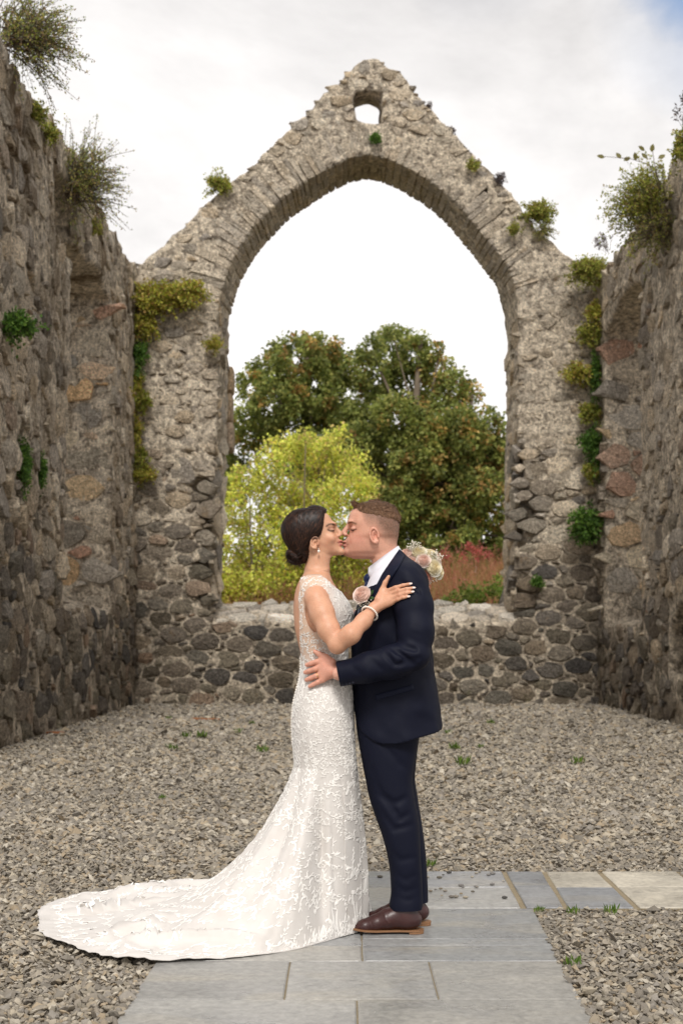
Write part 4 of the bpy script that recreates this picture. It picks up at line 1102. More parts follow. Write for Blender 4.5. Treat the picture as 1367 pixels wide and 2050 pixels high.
def bride_colour(V):
    px, py = topx(V); C = np.tile(lin((204, 157, 128)), (len(V), 1))
    head = (py < 1125) & (px < 700)
    side = np.abs(V[:, 1] - YC - BC)
    C = blend(C, (212, 152, 126), 0.5 * np.exp(-((px - 660) / 11) ** 2 - ((py - 1080) / 9) ** 2) * head)
    C = blend(C, (200, 146, 118), 0.35 * (V[:, 2] < 1.45))
    # cheek shade and highlight painted into the skin; lips, brows, lashes, lids
    C = blend(C, (176, 122, 98), 0.5 * np.exp(-(pl_dist(px, py, [(640, 1088), (656, 1094), (668, 1098)]) / 5.0) ** 2) * (side > .03) * head)
    C = blend(C, (224, 178, 150), 0.5 * np.exp(-(pl_dist(px, py, [(655, 1069), (664, 1072)]) / 4.0) ** 2) * (side > .03) * head)
    lip = np.exp(-(pl_dist(px, py, [(680, 1084), (687, 1083.5)]) / 2.6) ** 2) + np.exp(-(pl_dist(px, py, [(681, 1090), (687, 1090)]) / 2.8) ** 2)
    C = blend(C, (178, 96, 92), lip * 0.9 * (side < 0.026) * head)
    C = blend(C, (112, 54, 52), 0.9 * np.exp(-(pl_dist(px, py, [(675.5, 1086), (688, 1086.8)]) / 1.2) ** 2) * (side < 0.030) * head)
    C = blend(C, (112, 62, 50), 0.8 * np.exp(-(pl_dist(px, py, [(680, 1075), (683.5, 1075)]) / 1.5) ** 2) * (side < 0.02) * head)   # nostril shade painted on, no hole modelled
    C = blend(C, (176, 118, 96), 0.6 * np.exp(-(pl_dist(px, py, [(674.5, 1074), (675, 1078)]) / 1.8) ** 2) * (side < .024) * head)
    C = blend(C, (138, 92, 74), 0.75 * np.exp(-(pl_dist(px, py, [(659, 1056.5), (668, 1057)]) / 3.0) ** 2) * (side > .012) * head)
    C = blend(C, (46, 28, 22), 0.96 * np.exp(-(pl_dist(px, py, [(653.5, 1053.5), (658.5, 1049.8), (664.5, 1048.8), (670, 1051.5)]) / 1.75) ** 2) * (side > .010) * head)
    C = blend(C, (18, 11, 10), 0.98 * np.exp(-(pl_dist(px, py, [(656.5, 1060.5), (661, 1062.6), (669, 1062.6)]) / 1.7) ** 2) * (side > .014) * head)
    for pts, r in FING:      # knuckle creases
        for q in (pts[0], pts[1], pts[2]): C = blend(C, (182, 122, 98), 0.40 * np.exp(-(np.linalg.norm(V - q, axis=1) - r) ** 2 / 0.004 ** 2) * (np.abs((V - q) @ ((pts[-1] - pts[0]) / np.linalg.norm(pts[-1] - pts[0]))) < 0.0035))
    hl = np.interp(py, HLR, HLX)      # soft hairline
    C = blend(C, (66, 42, 32), 0.75 * np.exp(-np.clip((px - hl) / 1.8, 0, 9) ** 2) * (py < 1080) * head)
    return C
nb_ = len(V1)
Vb = np.concatenate([V1, V2]); Cb = np.concatenate([bride_colour(V1), np.tile(lin((206, 158, 128)), (len(V2), 1))])
bride = obj('person', mesh_np('person', Vb, np.concatenate([Q1, Q2 + nb_]), Cb, M_SKIN_B), label='woman in ivory lace wedding gown with long train, kissing a man in a navy suit', category='person')

# nails, bracelet, earring
for pts, r in FING:
    tip, prev = pts[-1], pts[-2]; t = (tip - prev) / np.linalg.norm(tip - prev)
    b = MB(); q = sphere_mesh(8, 5); c = tip + t * 0.003 + np.array([0, -r * 0.50, 0.0])
    n = np.array([0.0, -1.0, 0.12]); n = n - t * (n @ t); n /= np.linalg.norm(n); s_ = np.cross(t, n)
    b.add(c + q[0][:, :1] * t * 0.0085 + q[0][:, 1:2] * s_ * 0.0046 + q[0][:, 2:] * n * 0.0028, q[1], q[2])
    obj('fingernail', b.mesh('fingernail', M_NAIL), bride)
b = MB(); ax = FO[3] - FO[2]; ax /= np.linalg.norm(ax); cb = FO[3] - ax * 0.030; u = np.cross(ax, (0, 1, 0)); u /= np.linalg.norm(u); v_ = np.cross(ax, u)
q = sphere_mesh(8, 6)
for k in range(30):
    a = 2 * math.pi * k / 30; b.add(cb + (u * math.cos(a) + v_ * math.sin(a)) * 0.0345 + q[0] * 0.0041, q[1], q[2])
obj('pearl_bracelet', b.mesh('pearl_bracelet', M_PEARL), bride)
b = MB(); b.add(B(638, 1103.5, BC - 0.072) + q[0] * 0.0058, q[1], q[2]); b.tube([B(637.5, 1097, BC - .072), B(638, 1101, BC - .072)], 0.0012, 5)
obj('pearl_earring', b.mesh('pearl_earring', M_PEARL), bride)

# ---- bride's hair: swept-back updo with a low rolled bun
def bride_hair(P):
    px, py = topx(P)
    d = smax(HB(P), (px - np.interp(py, HLR, HLX) - 0.8 * vnoise(P, 200)) / 485.0, 0.003)
    d = smin(d, ellip(P, B(634, 1020.5, BC + 0.012), (0.040, 0.052, 0.0175), rot('Y', 6)), 0.008)    # raised front
    # sweep grooves
    a = np.arctan2(P[:, 2] - B(640, 1085)[2], P[:, 0] - B(640, 1085)[0])
    gw = np.clip((640 - px) / 30, 0.1, 1)
    d = d + gw * (0.0004 * np.sin(a * 34 + P[:, 1] * 60) + 0.0004 * np.sin(a * 77 + P[:, 1] * 25))
    # ear stays clear
    d = smax(d, -ellip(P, B(631, 1086, BC - 0.085), (0.021, 0.030, 0.030)), 0.006)
    d = smax(d, -ellip(P, B(631, 1086, BC + 0.085), (0.021, 0.030, 0.030)), 0.006)
    c = B(600, 1114, BC); R = rot('Y', -14)
    bun = ellip(P, c, (0.051, 0.050, 0.036), R)
    q = (P - c) @ R; th = np.arctan2(q[:, 2], q[:, 0]); rr = np.hypot(q[:, 0] / .051, q[:, 2] / .036)
    bun = bun + 0.0036 * np.sin(2 * th + 9.5 * rr + P[:, 1] * 30) + 0.0014 * np.sin(10 * th + 30 * rr)
    lobe = ellip(P, B(583, 1107, BC - .012), (0.022, 0.034, 0.019), R)
    d = smin(d, np.minimum(bun, lobe), 0.004)
    return d
V, Q = sculpt(bride_hair, B(552, 1142, -0.12), B(668, 1003, 0.25), 0.0028)
m, nt, bs = new_mat('hair_strand'); L(nt, attr(nt), bs.inputs['Base Color']); bs.inputs['Roughness'].default_value = 0.42; bs.inputs['Specular IOR Level'].default_value = 0.25; M_STRAND = m
rb = np.random.default_rng(12); pk = rb.choice(len(V), 9000, replace=False); p = V[pk].astype(float); e = 0.002
gr_ = np.stack([bride_hair(p + np.eye(3)[k] * e) - bride_hair(p - np.eye(3)[k] * e) for k in range(3)], 1); gr_ /= np.linalg.norm(gr_, axis=1)[:, None] + 1e-9
sb = MB(); cbun = B(600, 1104, BC); px_, py_ = topx(p); top_ = py_ < 1028
tgt = np.where(((np.hypot(px_ - 600, (py_ - 1114) * 1.2) < 30) & (py_ > 1098))[:, None], p + np.cross(gr_, (0, 1, 0)), cbun); d = tgt - p; d /= np.linalg.norm(d, axis=1)[:, None] + 1e-9
d = d + rb.normal(0, 0.10, p.shape); q = p.copy(); line = [q + gr_ * 0.0004]; step = rb.uniform(0.006, 0.012, (len(p), 1))
for k in range(3):
    d = d - gr_ * (d * gr_).sum(1)[:, None]; d /= np.linalg.norm(d, axis=1)[:, None] + 1e-9
    q = q + d * step; q = q - gr_ * bride_hair(q)[:, None] * 0.9; line.append(q + gr_ * (0.0006 + 0.0009 * rb.random((len(p), 1)) * (k == 1)))
line = np.stack(line, 1); sd_ = np.cross(d, gr_) * 0.0007
VV_ = np.stack([line - sd_[:, None] * np.array([.4, 1, 1, .2])[None, :, None], line + sd_[:, None] * np.array([.4, 1, 1, .2])[None, :, None]], 2).reshape(-1, 3); o8 = np.arange(len(p))[:, None] * 8
shade = np.array([(20, 11, 8), (38, 23, 17), (62, 39, 28), (84, 54, 38)]); Cs = lin(shade[rb.choice(4, len(p), p=[.4, .35, .18, .07])])
sb.add(VV_, None, np.concatenate([o8 + np.array([[2 * k, 2 * k + 1, 2 * k + 3, 2 * k + 2]]) for k in range(3)]), np.repeat(Cs, 8, 0))
hair_b = obj('hair', mesh_np('hair', V, Q, None, M_HAIR_B), bride, label='dark brown hair in a sleek low bun')
obj('strands', sb.mesh('strands', M_STRAND), hair_b, kind='stuff')
# ---- the gown: one lofted surface from the bodice to the end of the train
def lace_base():
    m, nt, bs = new_mat('ivory_tulle'); v = coords(nt)
    vo = N(nt, 'ShaderNodeTexVoronoi', i_Scale=420.0); L(nt, v, vo.inputs[0])
    c = mix(nt, maprange(nt, noise_node(nt, 9, 4, 0.6, v).outputs[0], 0.3, 0.7), lin4(198, 192, 186), lin4(211, 206, 201)); geo = N(nt, 'ShaderNodeNewGeometry'); sep = N(nt, 'ShaderNodeSeparateXYZ'); L(nt, geo.outputs['Position'], sep.inputs[0])
    side = math_n(nt, 'MULTIPLY', maprange(nt, sep.outputs[2], 1.08, 1.16), maprange(nt, sep.outputs[0], -0.02, -0.10, 0.0, 0.85))
    c = mix(nt, side, c, lin4(206, 172, 146))     # sheer, nude-lined sides and back of the bodice
    L(nt, c, bs.inputs['Base Color'])
    bs.inputs['Roughness'].default_value = 0.7; bs.inputs['Sheen Weight'].default_value = 0.2
    n = noise_node(nt, 60, 4, 0.6, v, 1.2)
    bump(nt, bs, n.outputs[0], 0.10, 0.004)
    return m
M_TULLE = lace_base()
m, nt, bs = new_mat('white_lace'); v = coords(nt)
L(nt, mix(nt, noise_node(nt, 320, 2, 0.5, v).outputs[0], lin4(224, 219, 212), lin4(246, 243, 239)), bs.inputs['Base Color']); bs.inputs['Roughness'].default_value = 0.65; bs.inputs['Sheen Weight'].default_value = 0.2
M_LACE = m
OUTL = np.array([GROUND(*p)[:2] for p in [(749, 1838), (748, 1850), (736, 1859), (716, 1868), (699, 1873), (672, 1880), (640, 1889), (600, 1900), (550, 1909), (500, 1916), (430, 1923), (350, 1928), (280, 1930), (225, 1926), (170, 1912), (130, 1897),
        (95, 1885), (79, 1872), (84, 1852), (78, 1834), (110, 1814), (160, 1800), (230, 1791), (300, 1787), (380, 1785), (450, 1784), (540, 1786), (620, 1792), (700, 1806), (736, 1822)]])
C0 = np.array([B(655, 1700, 0)[0], YC + BC + 0.03])
def reach(th):
    d = np.c_[np.cos(th), np.sin(th)]; best = np.zeros(len(th))
    for a, b in zip(OUTL, np.roll(OUTL, -1, 0)):
        e = b - a; den = d[:, 0] * e[1] - d[:, 1] * e[0]
        w0 = a - C0; t = (w0[0] * e[1] - w0[1] * e[0]) / (den + 1e-12); u = (w0[0] * d[:, 1] - w0[1] * d[:, 0]) / (den + 1e-12)
        ok = (u >= -1e-6) & (u <= 1 + 1e-6) & (t > 0); best = np.where(ok, np.maximum(best, t), best)
    return best
ZK = float(B(0, 1535)[2])
ZTOP = float(B(0, 1147, BC)[2])
def S(th, v):
    """gown surface; v in [0,1] bodice to knee, [1,2] knee to hem"""
    th = np.asarray(th, float); v = np.asarray(v, float)
    zu = ZTOP + (ZK - ZTOP) * np.clip(v, 0, 1)
    up = BT.pt(zu, th, 0.006)
    K = BT.pt(np.full_like(zu, ZK), th, 0.006)
    s = np.clip(v - 1, 0, 1)
    R_ = np.interp(np.mod(th, 2 * np.pi), TH_T, R_T); G = np.stack([C0[0] + R_ * np.cos(th), C0[1] + R_ * np.sin(th)], -1)
    D = G - K[:, :2]; R = np.linalg.norm(D, axis=1); U = D / (R[:, None] + 1e-9)
    d1, z1 = np.minimum(0.095, R * 0.34), np.full_like(R, 0.33)
    d2, z2 = np.minimum(0.33, R * 0.78), np.full_like(R, 0.0)
    c0, c1, c2, c3 = (1 - s) ** 3, 3 * s * (1 - s) ** 2, 3 * s * s * (1 - s), s ** 3
    d = c1 * d1 + c2 * d2 + c3 * R; z = c0 * ZK + c1 * z1 + c2 * z2
    P = np.empty((len(th), 3)); P[:, :2] = K[:, :2] + U * d[:, None]; P[:, 2] = z + 0.004 * np.clip(s * 6, 0, 1)
    # folds: hanging flutes that fade onto the train, ripples where it lies
    amp = 0.026 * np.sin(np.pi * np.clip(s * 1.15, 0, 1)) ** 1.0
    fl = np.sin(th * 9 + 0.8 * np.sin(th * 3 + 1)) + 0.5 * np.sin(th * 17 + 2.0)
    P[:, :2] += U * (amp * fl)[:, None]
    onf = np.clip((0.10 - z) / 0.08, 0, 1) * np.clip((R - 0.3) / 0.3, 0, 1)
    W = np.c_[P[:, 0] * 0.9, P[:, 1] * 3.0, P[:, 0] * 0]
    rp = np.maximum(0, 1 - np.abs(fbm(W, 2.1, 2, 4.0)) * 2.6) ** 2
    edge = np.clip((1 - s) / 0.12, 0, 1)
    P[:, 2] += np.clip((0.10 - z) / 0.08, 0, 1) * 0.012 * (~on_path(P[:, 0], P[:, 1], 0.02))
    P[:, 2] += onf * (0.065 * rp * (0.06 + 0.94 * edge) + 0.005 * (1 + vnoise(P, 9)))
    P[:, 2] += onf * 0.005 * np.abs(np.sin(th * 42)) * (s > 0.9)
    out = np.where((v <= 1)[:, None], up, P)
    return out
TH_T = np.linspace(0, 2 * np.pi, 721); R_T = reach(TH_T)
k_ = np.ones(9) / 9; R_T = np.convolve(np.r_[R_T[-5:-1], R_T, R_T[1:5]], k_, 'valid')
Gx = np.stack([C0[0] + R_T * np.cos(TH_T), C0[1] + R_T * np.sin(TH_T)], 1); al = np.r_[0, np.cumsum(np.linalg.norm(np.diff(Gx, axis=0), axis=1))]
R_T = R_T + np.clip((R_T - 0.3) / 0.2, 0, 1) * 0.010 * np.abs(np.sin(al / 0.075 * np.pi)) ** 0.7
NT, NU, NL = 380, 160, 110
th = np.linspace(0, 2 * np.pi, NT, endpoint=False)
vv = np.r_[np.linspace(0, 1, NU), 1 + np.linspace(0, 1, NL)[1:]]
TT, VV = np.meshgrid(th, vv, indexing='ij')
Pd = S(TT.ravel(), VV.ravel()).reshape(NT, len(vv), 3)
i = np.arange(NT)[:, None]; j = np.arange(len(vv) - 1)[None]; nv = len(vv); i2 = (i + 1) % NT
Qd = np.stack([i * nv + j, i2 * nv + j, i2 * nv + j + 1, i * nv + j + 1], -1).reshape(-1, 4)[:, ::-1]
Vd = Pd.reshape(-1, 3)
def keep_dress(C):
    """cuts neckline, open back and arm-holes out of the bodice"""
    px, py = topx(C)
    k = np.ones(len(C), bool)
    back = np.interp(py, [1140, 1165, 1200, 1240, 1290, 1312, 1322], [604, 601, 597.5, 599, 600, 603, 560])
    k &= ~((px < back) & (py < 1322))
    neck = np.interp(px, [600, 612, 622, 640, 652, 664, 680], [1158, 1152, 1149.5, 1150, 1157, 1169, 1183])
    k &= py > neck
    k &= ~((np.abs(C[:, 1] - YC - BC) < 0.055) & (px < 662) & (py < 1165))
    k &= ~((np.abs(C[:, 1] - YC - BC) < 0.05) & (py < 1176))
    # arm-holes
    arm = np.hypot((px - 635) / 25.0, (py - 1221) / 45.0) < 1
    k &= ~(arm & (np.abs(C[:, 1] - YC - BC) > 0.08))
    return k
cen = Vd[Qd].mean(1)
Qk = Qd[keep_dress(cen)]
gown = obj('gown', mesh_np('gown', Vd, Qk, None, M_TULLE), bride, label='ivory lace mermaid gown with a long scalloped train spread over gravel and slabs')
sol = gown.modifiers.new('thick', 'SOLIDIFY'); sol.thickness = 0.003; sol.offset = -1
# cap strap over the shoulder
# lace motifs: scrolls and leaf sprays laid on the gown
def motif_scroll(rng, size):
    """flat 2-D ribbons: list of (points, half-width)"""
    out = []; a0 = rng.uniform(0, 6.28); sg = rng.choice([-1, 1])
    t = np.linspace(0, 1, 9); r = size * (0.12 + 0.75 * t); a = a0 + sg * (t * 4.4)
    P = np.c_[r * np.cos(a), r * np.sin(a)]; out.append((P, size * 0.070 * (0.5 + 0.6 * np.sin(np.pi * t))))
    for k in range(4):
        q = 3 + k * 1.6; i0 = int(min(q, 8)); p = P[i0]; d = P[min(i0 + 1, 8)] - P[i0 - 1]; d /= np.linalg.norm(d) + 1e-9
        n = np.array([-d[1], d[0]]) * sg * (-1 if k % 2 else 1)
        ln = size * rng.uniform(0.28, 0.5); dirv = (0.6 * d + 0.8 * n); u = np.linspace(0, 1, 4)[:, None]
        out.append((p + dirv * ln * u + d * ln * 0.25 * u ** 2, size * 0.095 * np.array([0.35, 1.0, 0.8, 0.05])))
    return out
def motif_spray(rng, size):
    out = []; a0 = rng.uniform(0, 6.28); d = np.array([math.cos(a0), math.sin(a0)]); n = np.array([-d[1], d[0]]); bend = rng.uniform(-.5, .5)
    t = np.linspace(-0.8, 0.8, 6); P = d * (t * size)[:, None] + n * (bend * t ** 2 * size)[:, None]; out.append((P, np.full(6, size * 0.035)))
    for k in range(6):
        p = P[k]; s = 1 if k % 2 else -1; dv = 0.7 * d + s * 0.75 * n; ln = size * rng.uniform(0.35, 0.55); u = np.linspace(0, 1, 4)[:, None]
        out.append((p + dv * ln * u, size * 0.10 * np.array([0.3, 1.0, 0.85, 0.05])))
    return out
rl = np.random.default_rng(9); lace = MB(); JOBS = []
def scatter(n, v0, v1, smin_, smax_, spacing, lo=0.0, hi=2 * np.pi):
    """motifs spread evenly in real metres over a band of the gown"""
    Tc = rl.uniform(lo, hi, n * 14); Vc = rl.uniform(v0, v1, n * 14); W = S(Tc, Vc); acc = np.zeros((0, 3)); m = 0
    for k in range(len(Tc)):
        if m >= n: break
        if len(acc) and (((acc - W[k]) ** 2).sum(1) < spacing ** 2).any(): continue
        acc = np.vstack([acc, W[k]]); m += 1
        JOBS.append((Tc[k], Vc[k], rl.uniform(smin_, smax_), rl.random() < 0.55))
scatter(420, 0.02, 0.42, 0.013, 0.024, 0.017)
scatter(560, 0.42, 1.0, 0.016, 0.032, 0.021)
scatter(240, 0.98, 1.22, 0.020, 0.036, 0.028)
scatter(430, 1.18, 1.6, 0.026, 0.046, 0.042)
scatter(330, 1.45, 1.97, 0.034, 0.060, 0.062)
for k in range(190):    # dense border along the hem
    JOBS.append((2 * np.pi * k / 190 + rl.uniform(-.01, .01), rl.uniform(1.93, 1.975), rl.uniform(.022, .036), bool(k % 2)))
e = 1e-3
T0 = np.array([q[0] for q in JOBS]); V0 = np.array([q[1] for q in JOBS])
p0 = S(T0, V0); LT = np.linalg.norm(S(T0 + e, V0) - p0, axis=1) / e; LV = np.linalg.norm(S(T0, V0 + 3 * e) - p0, axis=1) / (3 * e)
rib = []; tt_, vv_, lf_, st_ = [], [], [], 0
for q in range(len(JOBS)):
    t0, v0, size, kind = JOBS[q]
    if LT[q] < 1e-3 or LV[q] < 1e-3: continue
    for P, wd in (motif_scroll if kind else motif_spray)(rl, size):
        d = np.gradient(P, axis=0); d /= np.linalg.norm(d, axis=1)[:, None] + 1e-9; n = np.c_[-d[:, 1], d[:, 0]]
        A = np.concatenate([P + n * wd[:, None], P, P - n * wd[:, None]]); k = len(P)
        ta = t0 + A[:, 0] / LT[q]; va = v0 + A[:, 1] / LV[q]
        if (va > 1.999).any() or (va < 0.02).any(): continue
        tt_.append(ta); vv_.append(va); lf_.append(np.r_[np.full(k, 0.0008), np.full(k, 0.0028), np.full(k, 0.0008)]); rib.append((st_, k)); st_ += 3 * k
tt_, vv_, lf_ = np.concatenate(tt_), np.concatenate(vv_), np.concatenate(lf_)
W = S(tt_, vv_); nr = np.cross(S(tt_ + e, vv_) - W, S(tt_, vv_ + e) - W); nr /= np.linalg.norm(nr, axis=1)[:, None] + 1e-12
cz = np.where(vv_ > 1, W[:, 2] - 0.3, W[:, 2]); sg = np.sign((nr * (W - np.c_[np.full(len(W), C0[0]), np.full(len(W), C0[1]), cz])).sum(1)); nr *= sg[:, None]
kd = keep_dress(W); W = W + nr * lf_[:, None]
for st, k in rib:
    if not kd[st:st + 3 * k].all() or np.ptp(W[st:st + 3 * k], axis=0).max() > 0.11: continue
    j = np.arange(k - 1)
    lace.add(W[st:st + 3 * k], None, np.r_[np.stack([j, j + 1, k + j + 1, k + j], 1), np.stack([k + j, k + j + 1, 2 * k + j + 1, 2 * k + j], 1)])
obj('lace_applique', lace.mesh('lace_applique', M_LACE), gown, label='white raised floral lace')
# covered buttons down the back
b = MB(); q = sphere_mesh(6, 4)
for k in range(34):
    z = B(0, 1318 + k * 5.2, BC)[2]; p = BT.pt(np.array([z]), np.array([math.pi + 0.10]), 0.008)[0]; b.add(p + q[0] * 0.0048, q[1], q[2])
obj('button_row', b.mesh('button_row', M_PEARL), gown)

# ---- groom
def groom_head(P):
    d = GH(P)
    d = smin(d, ellip(P, B(701.5, 1046, GC), (0.011, 0.050, 0.008)), 0.010)
    for s in (-1, 1):
        d = smax(d, -ellip(P, B(701, 1057.5, GC + s * 0.033), (0.014, 0.016, 0.010)), 0.010)
        d = smin(d, ellip(P, B(708, 1058, GC + s * 0.032), (0.0120, 0.013, 0.0105)), 0.003)
    d = smin(d, nose(P, B(697, 1052, GC), B(688.5, 1066, GC), 0.008, 0.0118, B(691.5, 1070.5, GC), 0.0088, GC), 0.008)
    d = smin(d, ellip(P, B(688.2, 1085, GC), (0.0095, 0.022, 0.0050)), 0.006)
    d = smin(d, ellip(P, B(689.2, 1092.5, GC), (0.0085, 0.020, 0.0056)), 0.006)
    d = smin(d, ellip(P, B(693.5, 1105, GC), (0.013, 0.020, 0.013)), 0.012)
    d = smin(d, rcone(P, B(766, 1092, GC), B(779, 1160, GC), 0.053, 0.063), 0.012)
    for s in (-1, 1):
        d = smin(d, ear(P, B(749, 1072, GC + s * 0.078), s, 0.0195, 0.0345, 10), 0.004)
    return d
bt6 = lambda P: BT(P, 0.008)
HW = B(665, 1343, surf_y(bt6, 655, 1342, 0.022) - 0.006)
gk = [(645, 1322), (643, 1335.5), (644, 1349), (646, 1361)]; gt = [(614.5, 1331), (611.5, 1346), (613.5, 1361), (620, 1374)]
GKN = [on(bt6, *p, 0.014) for p in gk]; GF = []
for k_, t_, r in zip(gk, gt, (0.0112, 0.0115, 0.0110, 0.0098)):
    GF.append(([on(bt6, k_[0] + (t_[0] - k_[0]) * u, k_[1] + (t_[1] - k_[1]) * u, r * (1.2 if u < .4 else 0.95)) for u in (0, 0.38, 0.72, 1.0)], r))
GTH = [B(664, 1326, HW[1] - YC), on(bt6, 652, 1316, 0.013), on(bt6, 640, 1310, 0.011), on(bt6, 630.5, 1304.5, 0.009)]
def groom_hand(P):
    d = rcone(P, FA[3] + (FA[2] - FA[3]) * 0.6, HW, 0.024, 0.021)
    for k in range(4): d = smin(d, rcone(P, HW + (GKN[k] - HW) * 0.08, GKN[k], 0.019, 0.0135), 0.020)
    for pts, r in GF: d = smin(d, finger(P, pts, r * 1.12, r * 0.80), 0.005)
    d = smin(d, chain(P, GTH, (0.018, 0.0135, 0.0108, 0.0085), 0.006), 0.010)
    return d
VA, QA = sculpt(groom_head, B(676, 1175, -0.05), B(812, 996, 0.27), 0.0028)
VA = relax(VA, QA, 1, 0.3)
VH, QH = sculpt(groom_hand, np.minimum(B(600, 1392, -0.28), B(600, 1392, 0.1)), np.maximum(B(735, 1290, -.28), B(735, 1290, 0.1)), 0.0028)
core = lambda P: smin(smin(np.maximum(GJ(P, -0.03), B(0, 1440)[2] - P[:, 2]), chain(P, SL + FA[1:], (.05, .05, .05, .045, .045, .04, .03), .02), .02),
                      np.minimum(chain(P, [B(772, 1440, .02), B(790, 1600, .0), B(812, 1840, .0)], (.07, .05, .035), .02), chain(P, [B(776, 1440, .18), B(796, 1600, .17), B(816, 1836, .16)], (.07, .05, .035), .02)), .03)
VC_, QC = sculpt(core, B(660, 1868, -.3), B(900, 1090, .45), 0.014)
def groom_colour(V):
    px, py = topx(V); C = np.tile(lin((208, 158, 136)), (len(V), 1)); side = np.abs(V[:, 1] - YC - GC); head = py < 1170
    C = blend(C, (212, 146, 128), 0.6 * np.exp(-((px - 716) / 14) ** 2 - ((py - 1078) / 12) ** 2) * head)
    C = blend(C, (206, 138, 120), 0.5 * np.exp(-((px - 750) / 10) ** 2 - ((py - 1072) / 18) ** 2) * head * (side > .07))
    stub = np.clip((py - 1074) / 14, 0, 1) * np.clip((752 - px) / 16, 0, 1) * np.clip((1126 - py) / 10, 0, 1)
    C = blend(C, (180, 130, 112), 0.40 * stub * head)
    # cropped sides: short hair fading into the skin
    line = np.interp(px, [690, 700, 708, 716, 724, 729, 735, 742, 752, 762, 772, 782, 800], [1008, 1010, 1017, 1024, 1034, 1048, 1056, 1060, 1062, 1078, 1090, 1095, 1098])
    f = np.clip((line - py) / 34, 0, 1) ** 0.8
    fz = f * (0.88 + 0.2 * vnoise(V, 330))
    C = blend(C, (94, 72, 57), 0.93 * fz * head * ~((px > 738) & (px < 761) & (py > 1053) & (side > .079)))
    C = blend(C, (176, 104, 96), 0.8 * (np.exp(-(pl_dist(px, py, [(684, 1086), (691, 1086)]) / 2.2) ** 2) + np.exp(-(pl_dist(px, py, [(686, 1093), (692, 1093)]) / 2.2) ** 2)) * (side < .027) * head)
    C = blend(C, (136, 80, 72), 0.7 * np.exp(-(pl_dist(px, py, [(684, 1088.8), (697, 1090)]) / 1.1) ** 2) * (side < .03) * head)
    C = blend(C, (112, 80, 60), 0.9 * np.exp(-(pl_dist(px, py, [(697.5, 1046.5), (704, 1045), (712, 1048.5)]) / 2.0) ** 2) * (side > .012) * head)
    C = blend(C, (120, 66, 56), 0.7 * np.exp(-(pl_dist(px, py, [(689, 1074), (692.5, 1074.5)]) / 1.6) ** 2) * (side < .02) * head)  # shade of the nostril painted into the skin colour
    C = blend(C, (184, 118, 100), 0.6 * np.exp(-(pl_dist(px, py, [(698, 1070), (701, 1078), (702, 1086)]) / 2.0) ** 2) * (side < .036) * head)
    C = blend(C, (78, 48, 40), 0.95 * np.exp(-(pl_dist(px, py, [(700.5, 1060.5), (706, 1061.8), (712.5, 1059.5)]) / 1.6) ** 2) * (side > .014) * head)
    C = blend(C, (190, 128, 112), 0.5 * np.exp(-(pl_dist(px, py, [(702, 1054), (711, 1054)]) / 2.5) ** 2) * (side > .014) * head)
    C = blend(C, (208, 148, 128), 0.6 * (~head))
    return C
n1, n2 = len(VA), len(VH)
groom = obj('person', mesh_np('person', np.concatenate([VA, VH, VC_]), np.concatenate([QA, QH + n1, QC + n1 + n2]), np.concatenate([groom_colour(VA), groom_colour(VH), np.tile(lin((216, 165, 144)), (len(VC_), 1))]), M_SKIN_G),
            label='man with cropped brown hair in a navy suit and oxblood shoes, holding a woman\'s waist', category='person')
# hair: short top with a small quiff
def groom_hair(P):
    px, py = topx(P)
    line = np.interp(px, [696, 702, 708, 716, 724, 732, 760, 790, 802], [1019, 1018, 1018, 1022, 1027, 1030, 1033, 1042, 1050]) + 3 * vnoise(P, 130)
    top = np.clip((line - py) / 16, 0, 1)
    d = GH(P, 0.0) + 0.002 - 0.0105 * top ** 0.7 + 0.0016 * vnoise(P, 150) * top
    d = smin(d, ellip(P, B(710, 1011, GC), (0.013, 0.046, 0.009), rot('Y', 22)), 0.008)
    return smax(d, -(line + 3 - py) / 485.0, 0.002)
V, Q = sculpt(groom_hair, B(692, 1060, -0.02), B(808, 990, 0.25), 0.0028)
hb = MB(); hb.add(V, None, Q)
rh = np.random.default_rng(4); pick = rh.choice(len(V), 7000); p = V[pick]; px_, py_ = topx(p)
n = p - B(752, 1062, GC); n /= np.linalg.norm(n, axis=1)[:, None]
fw = np.clip((735 - px_) / 35, 0, 1)[:, None]; tp = np.clip((1036 - py_) / 24, 0.25, 1)[:, None]
d = n * (0.25 + 0.25 * fw) + np.array([0.75, -0.10, 0.10]) * (1 - fw) + np.array([-0.25, 0.15, 0.75]) * fw + rh.normal(0, 0.12, p.shape); d /= np.linalg.norm(d, axis=1)[:, None]
l = tp * rh.uniform(0.008, 0.016, (len(p), 1)); s_ = np.cross(d, n); s_ /= np.linalg.norm(s_, axis=1)[:, None] + 1e-9; w_ = 0.0010
m_ = p + d * l * 0.55 + n * 0.0015; e_ = p + d * l
VV_ = np.stack([p - s_ * w_, p + s_ * w_, m_ + s_ * w_ * .8, m_ - s_ * w_ * .8, e_], 1).reshape(-1, 3); o5 = np.arange(len(p))[:, None] * 5
hb.add(VV_, o5 + np.array([[3, 2, 4]]), o5 + np.array([[0, 1, 2, 3]]))
obj('hair', hb.mesh('hair', M_HAIR_G), groom, label='short brown hair, longer on top, faded sides')
# ring
b = MB(); pr = GF[2][0]; c = pr[1] * 0.45 + pr[0] * 0.55 + (pr[1] - pr[0]) * 0.25; ax = pr[1] - pr[0]; ax /= np.linalg.norm(ax); u = np.cross(ax, (0, 1, 0)); u /= np.linalg.norm(u); v_ = np.cross(ax, u)
a = np.linspace(0, 2 * np.pi, 17); b.tube([c + (u * math.cos(t) + v_ * math.sin(t)) * 0.0118 for t in a], 0.0022, 6, cap=False)
obj('wedding_ring', b.mesh('wedding_ring', M_GOLD), groom)
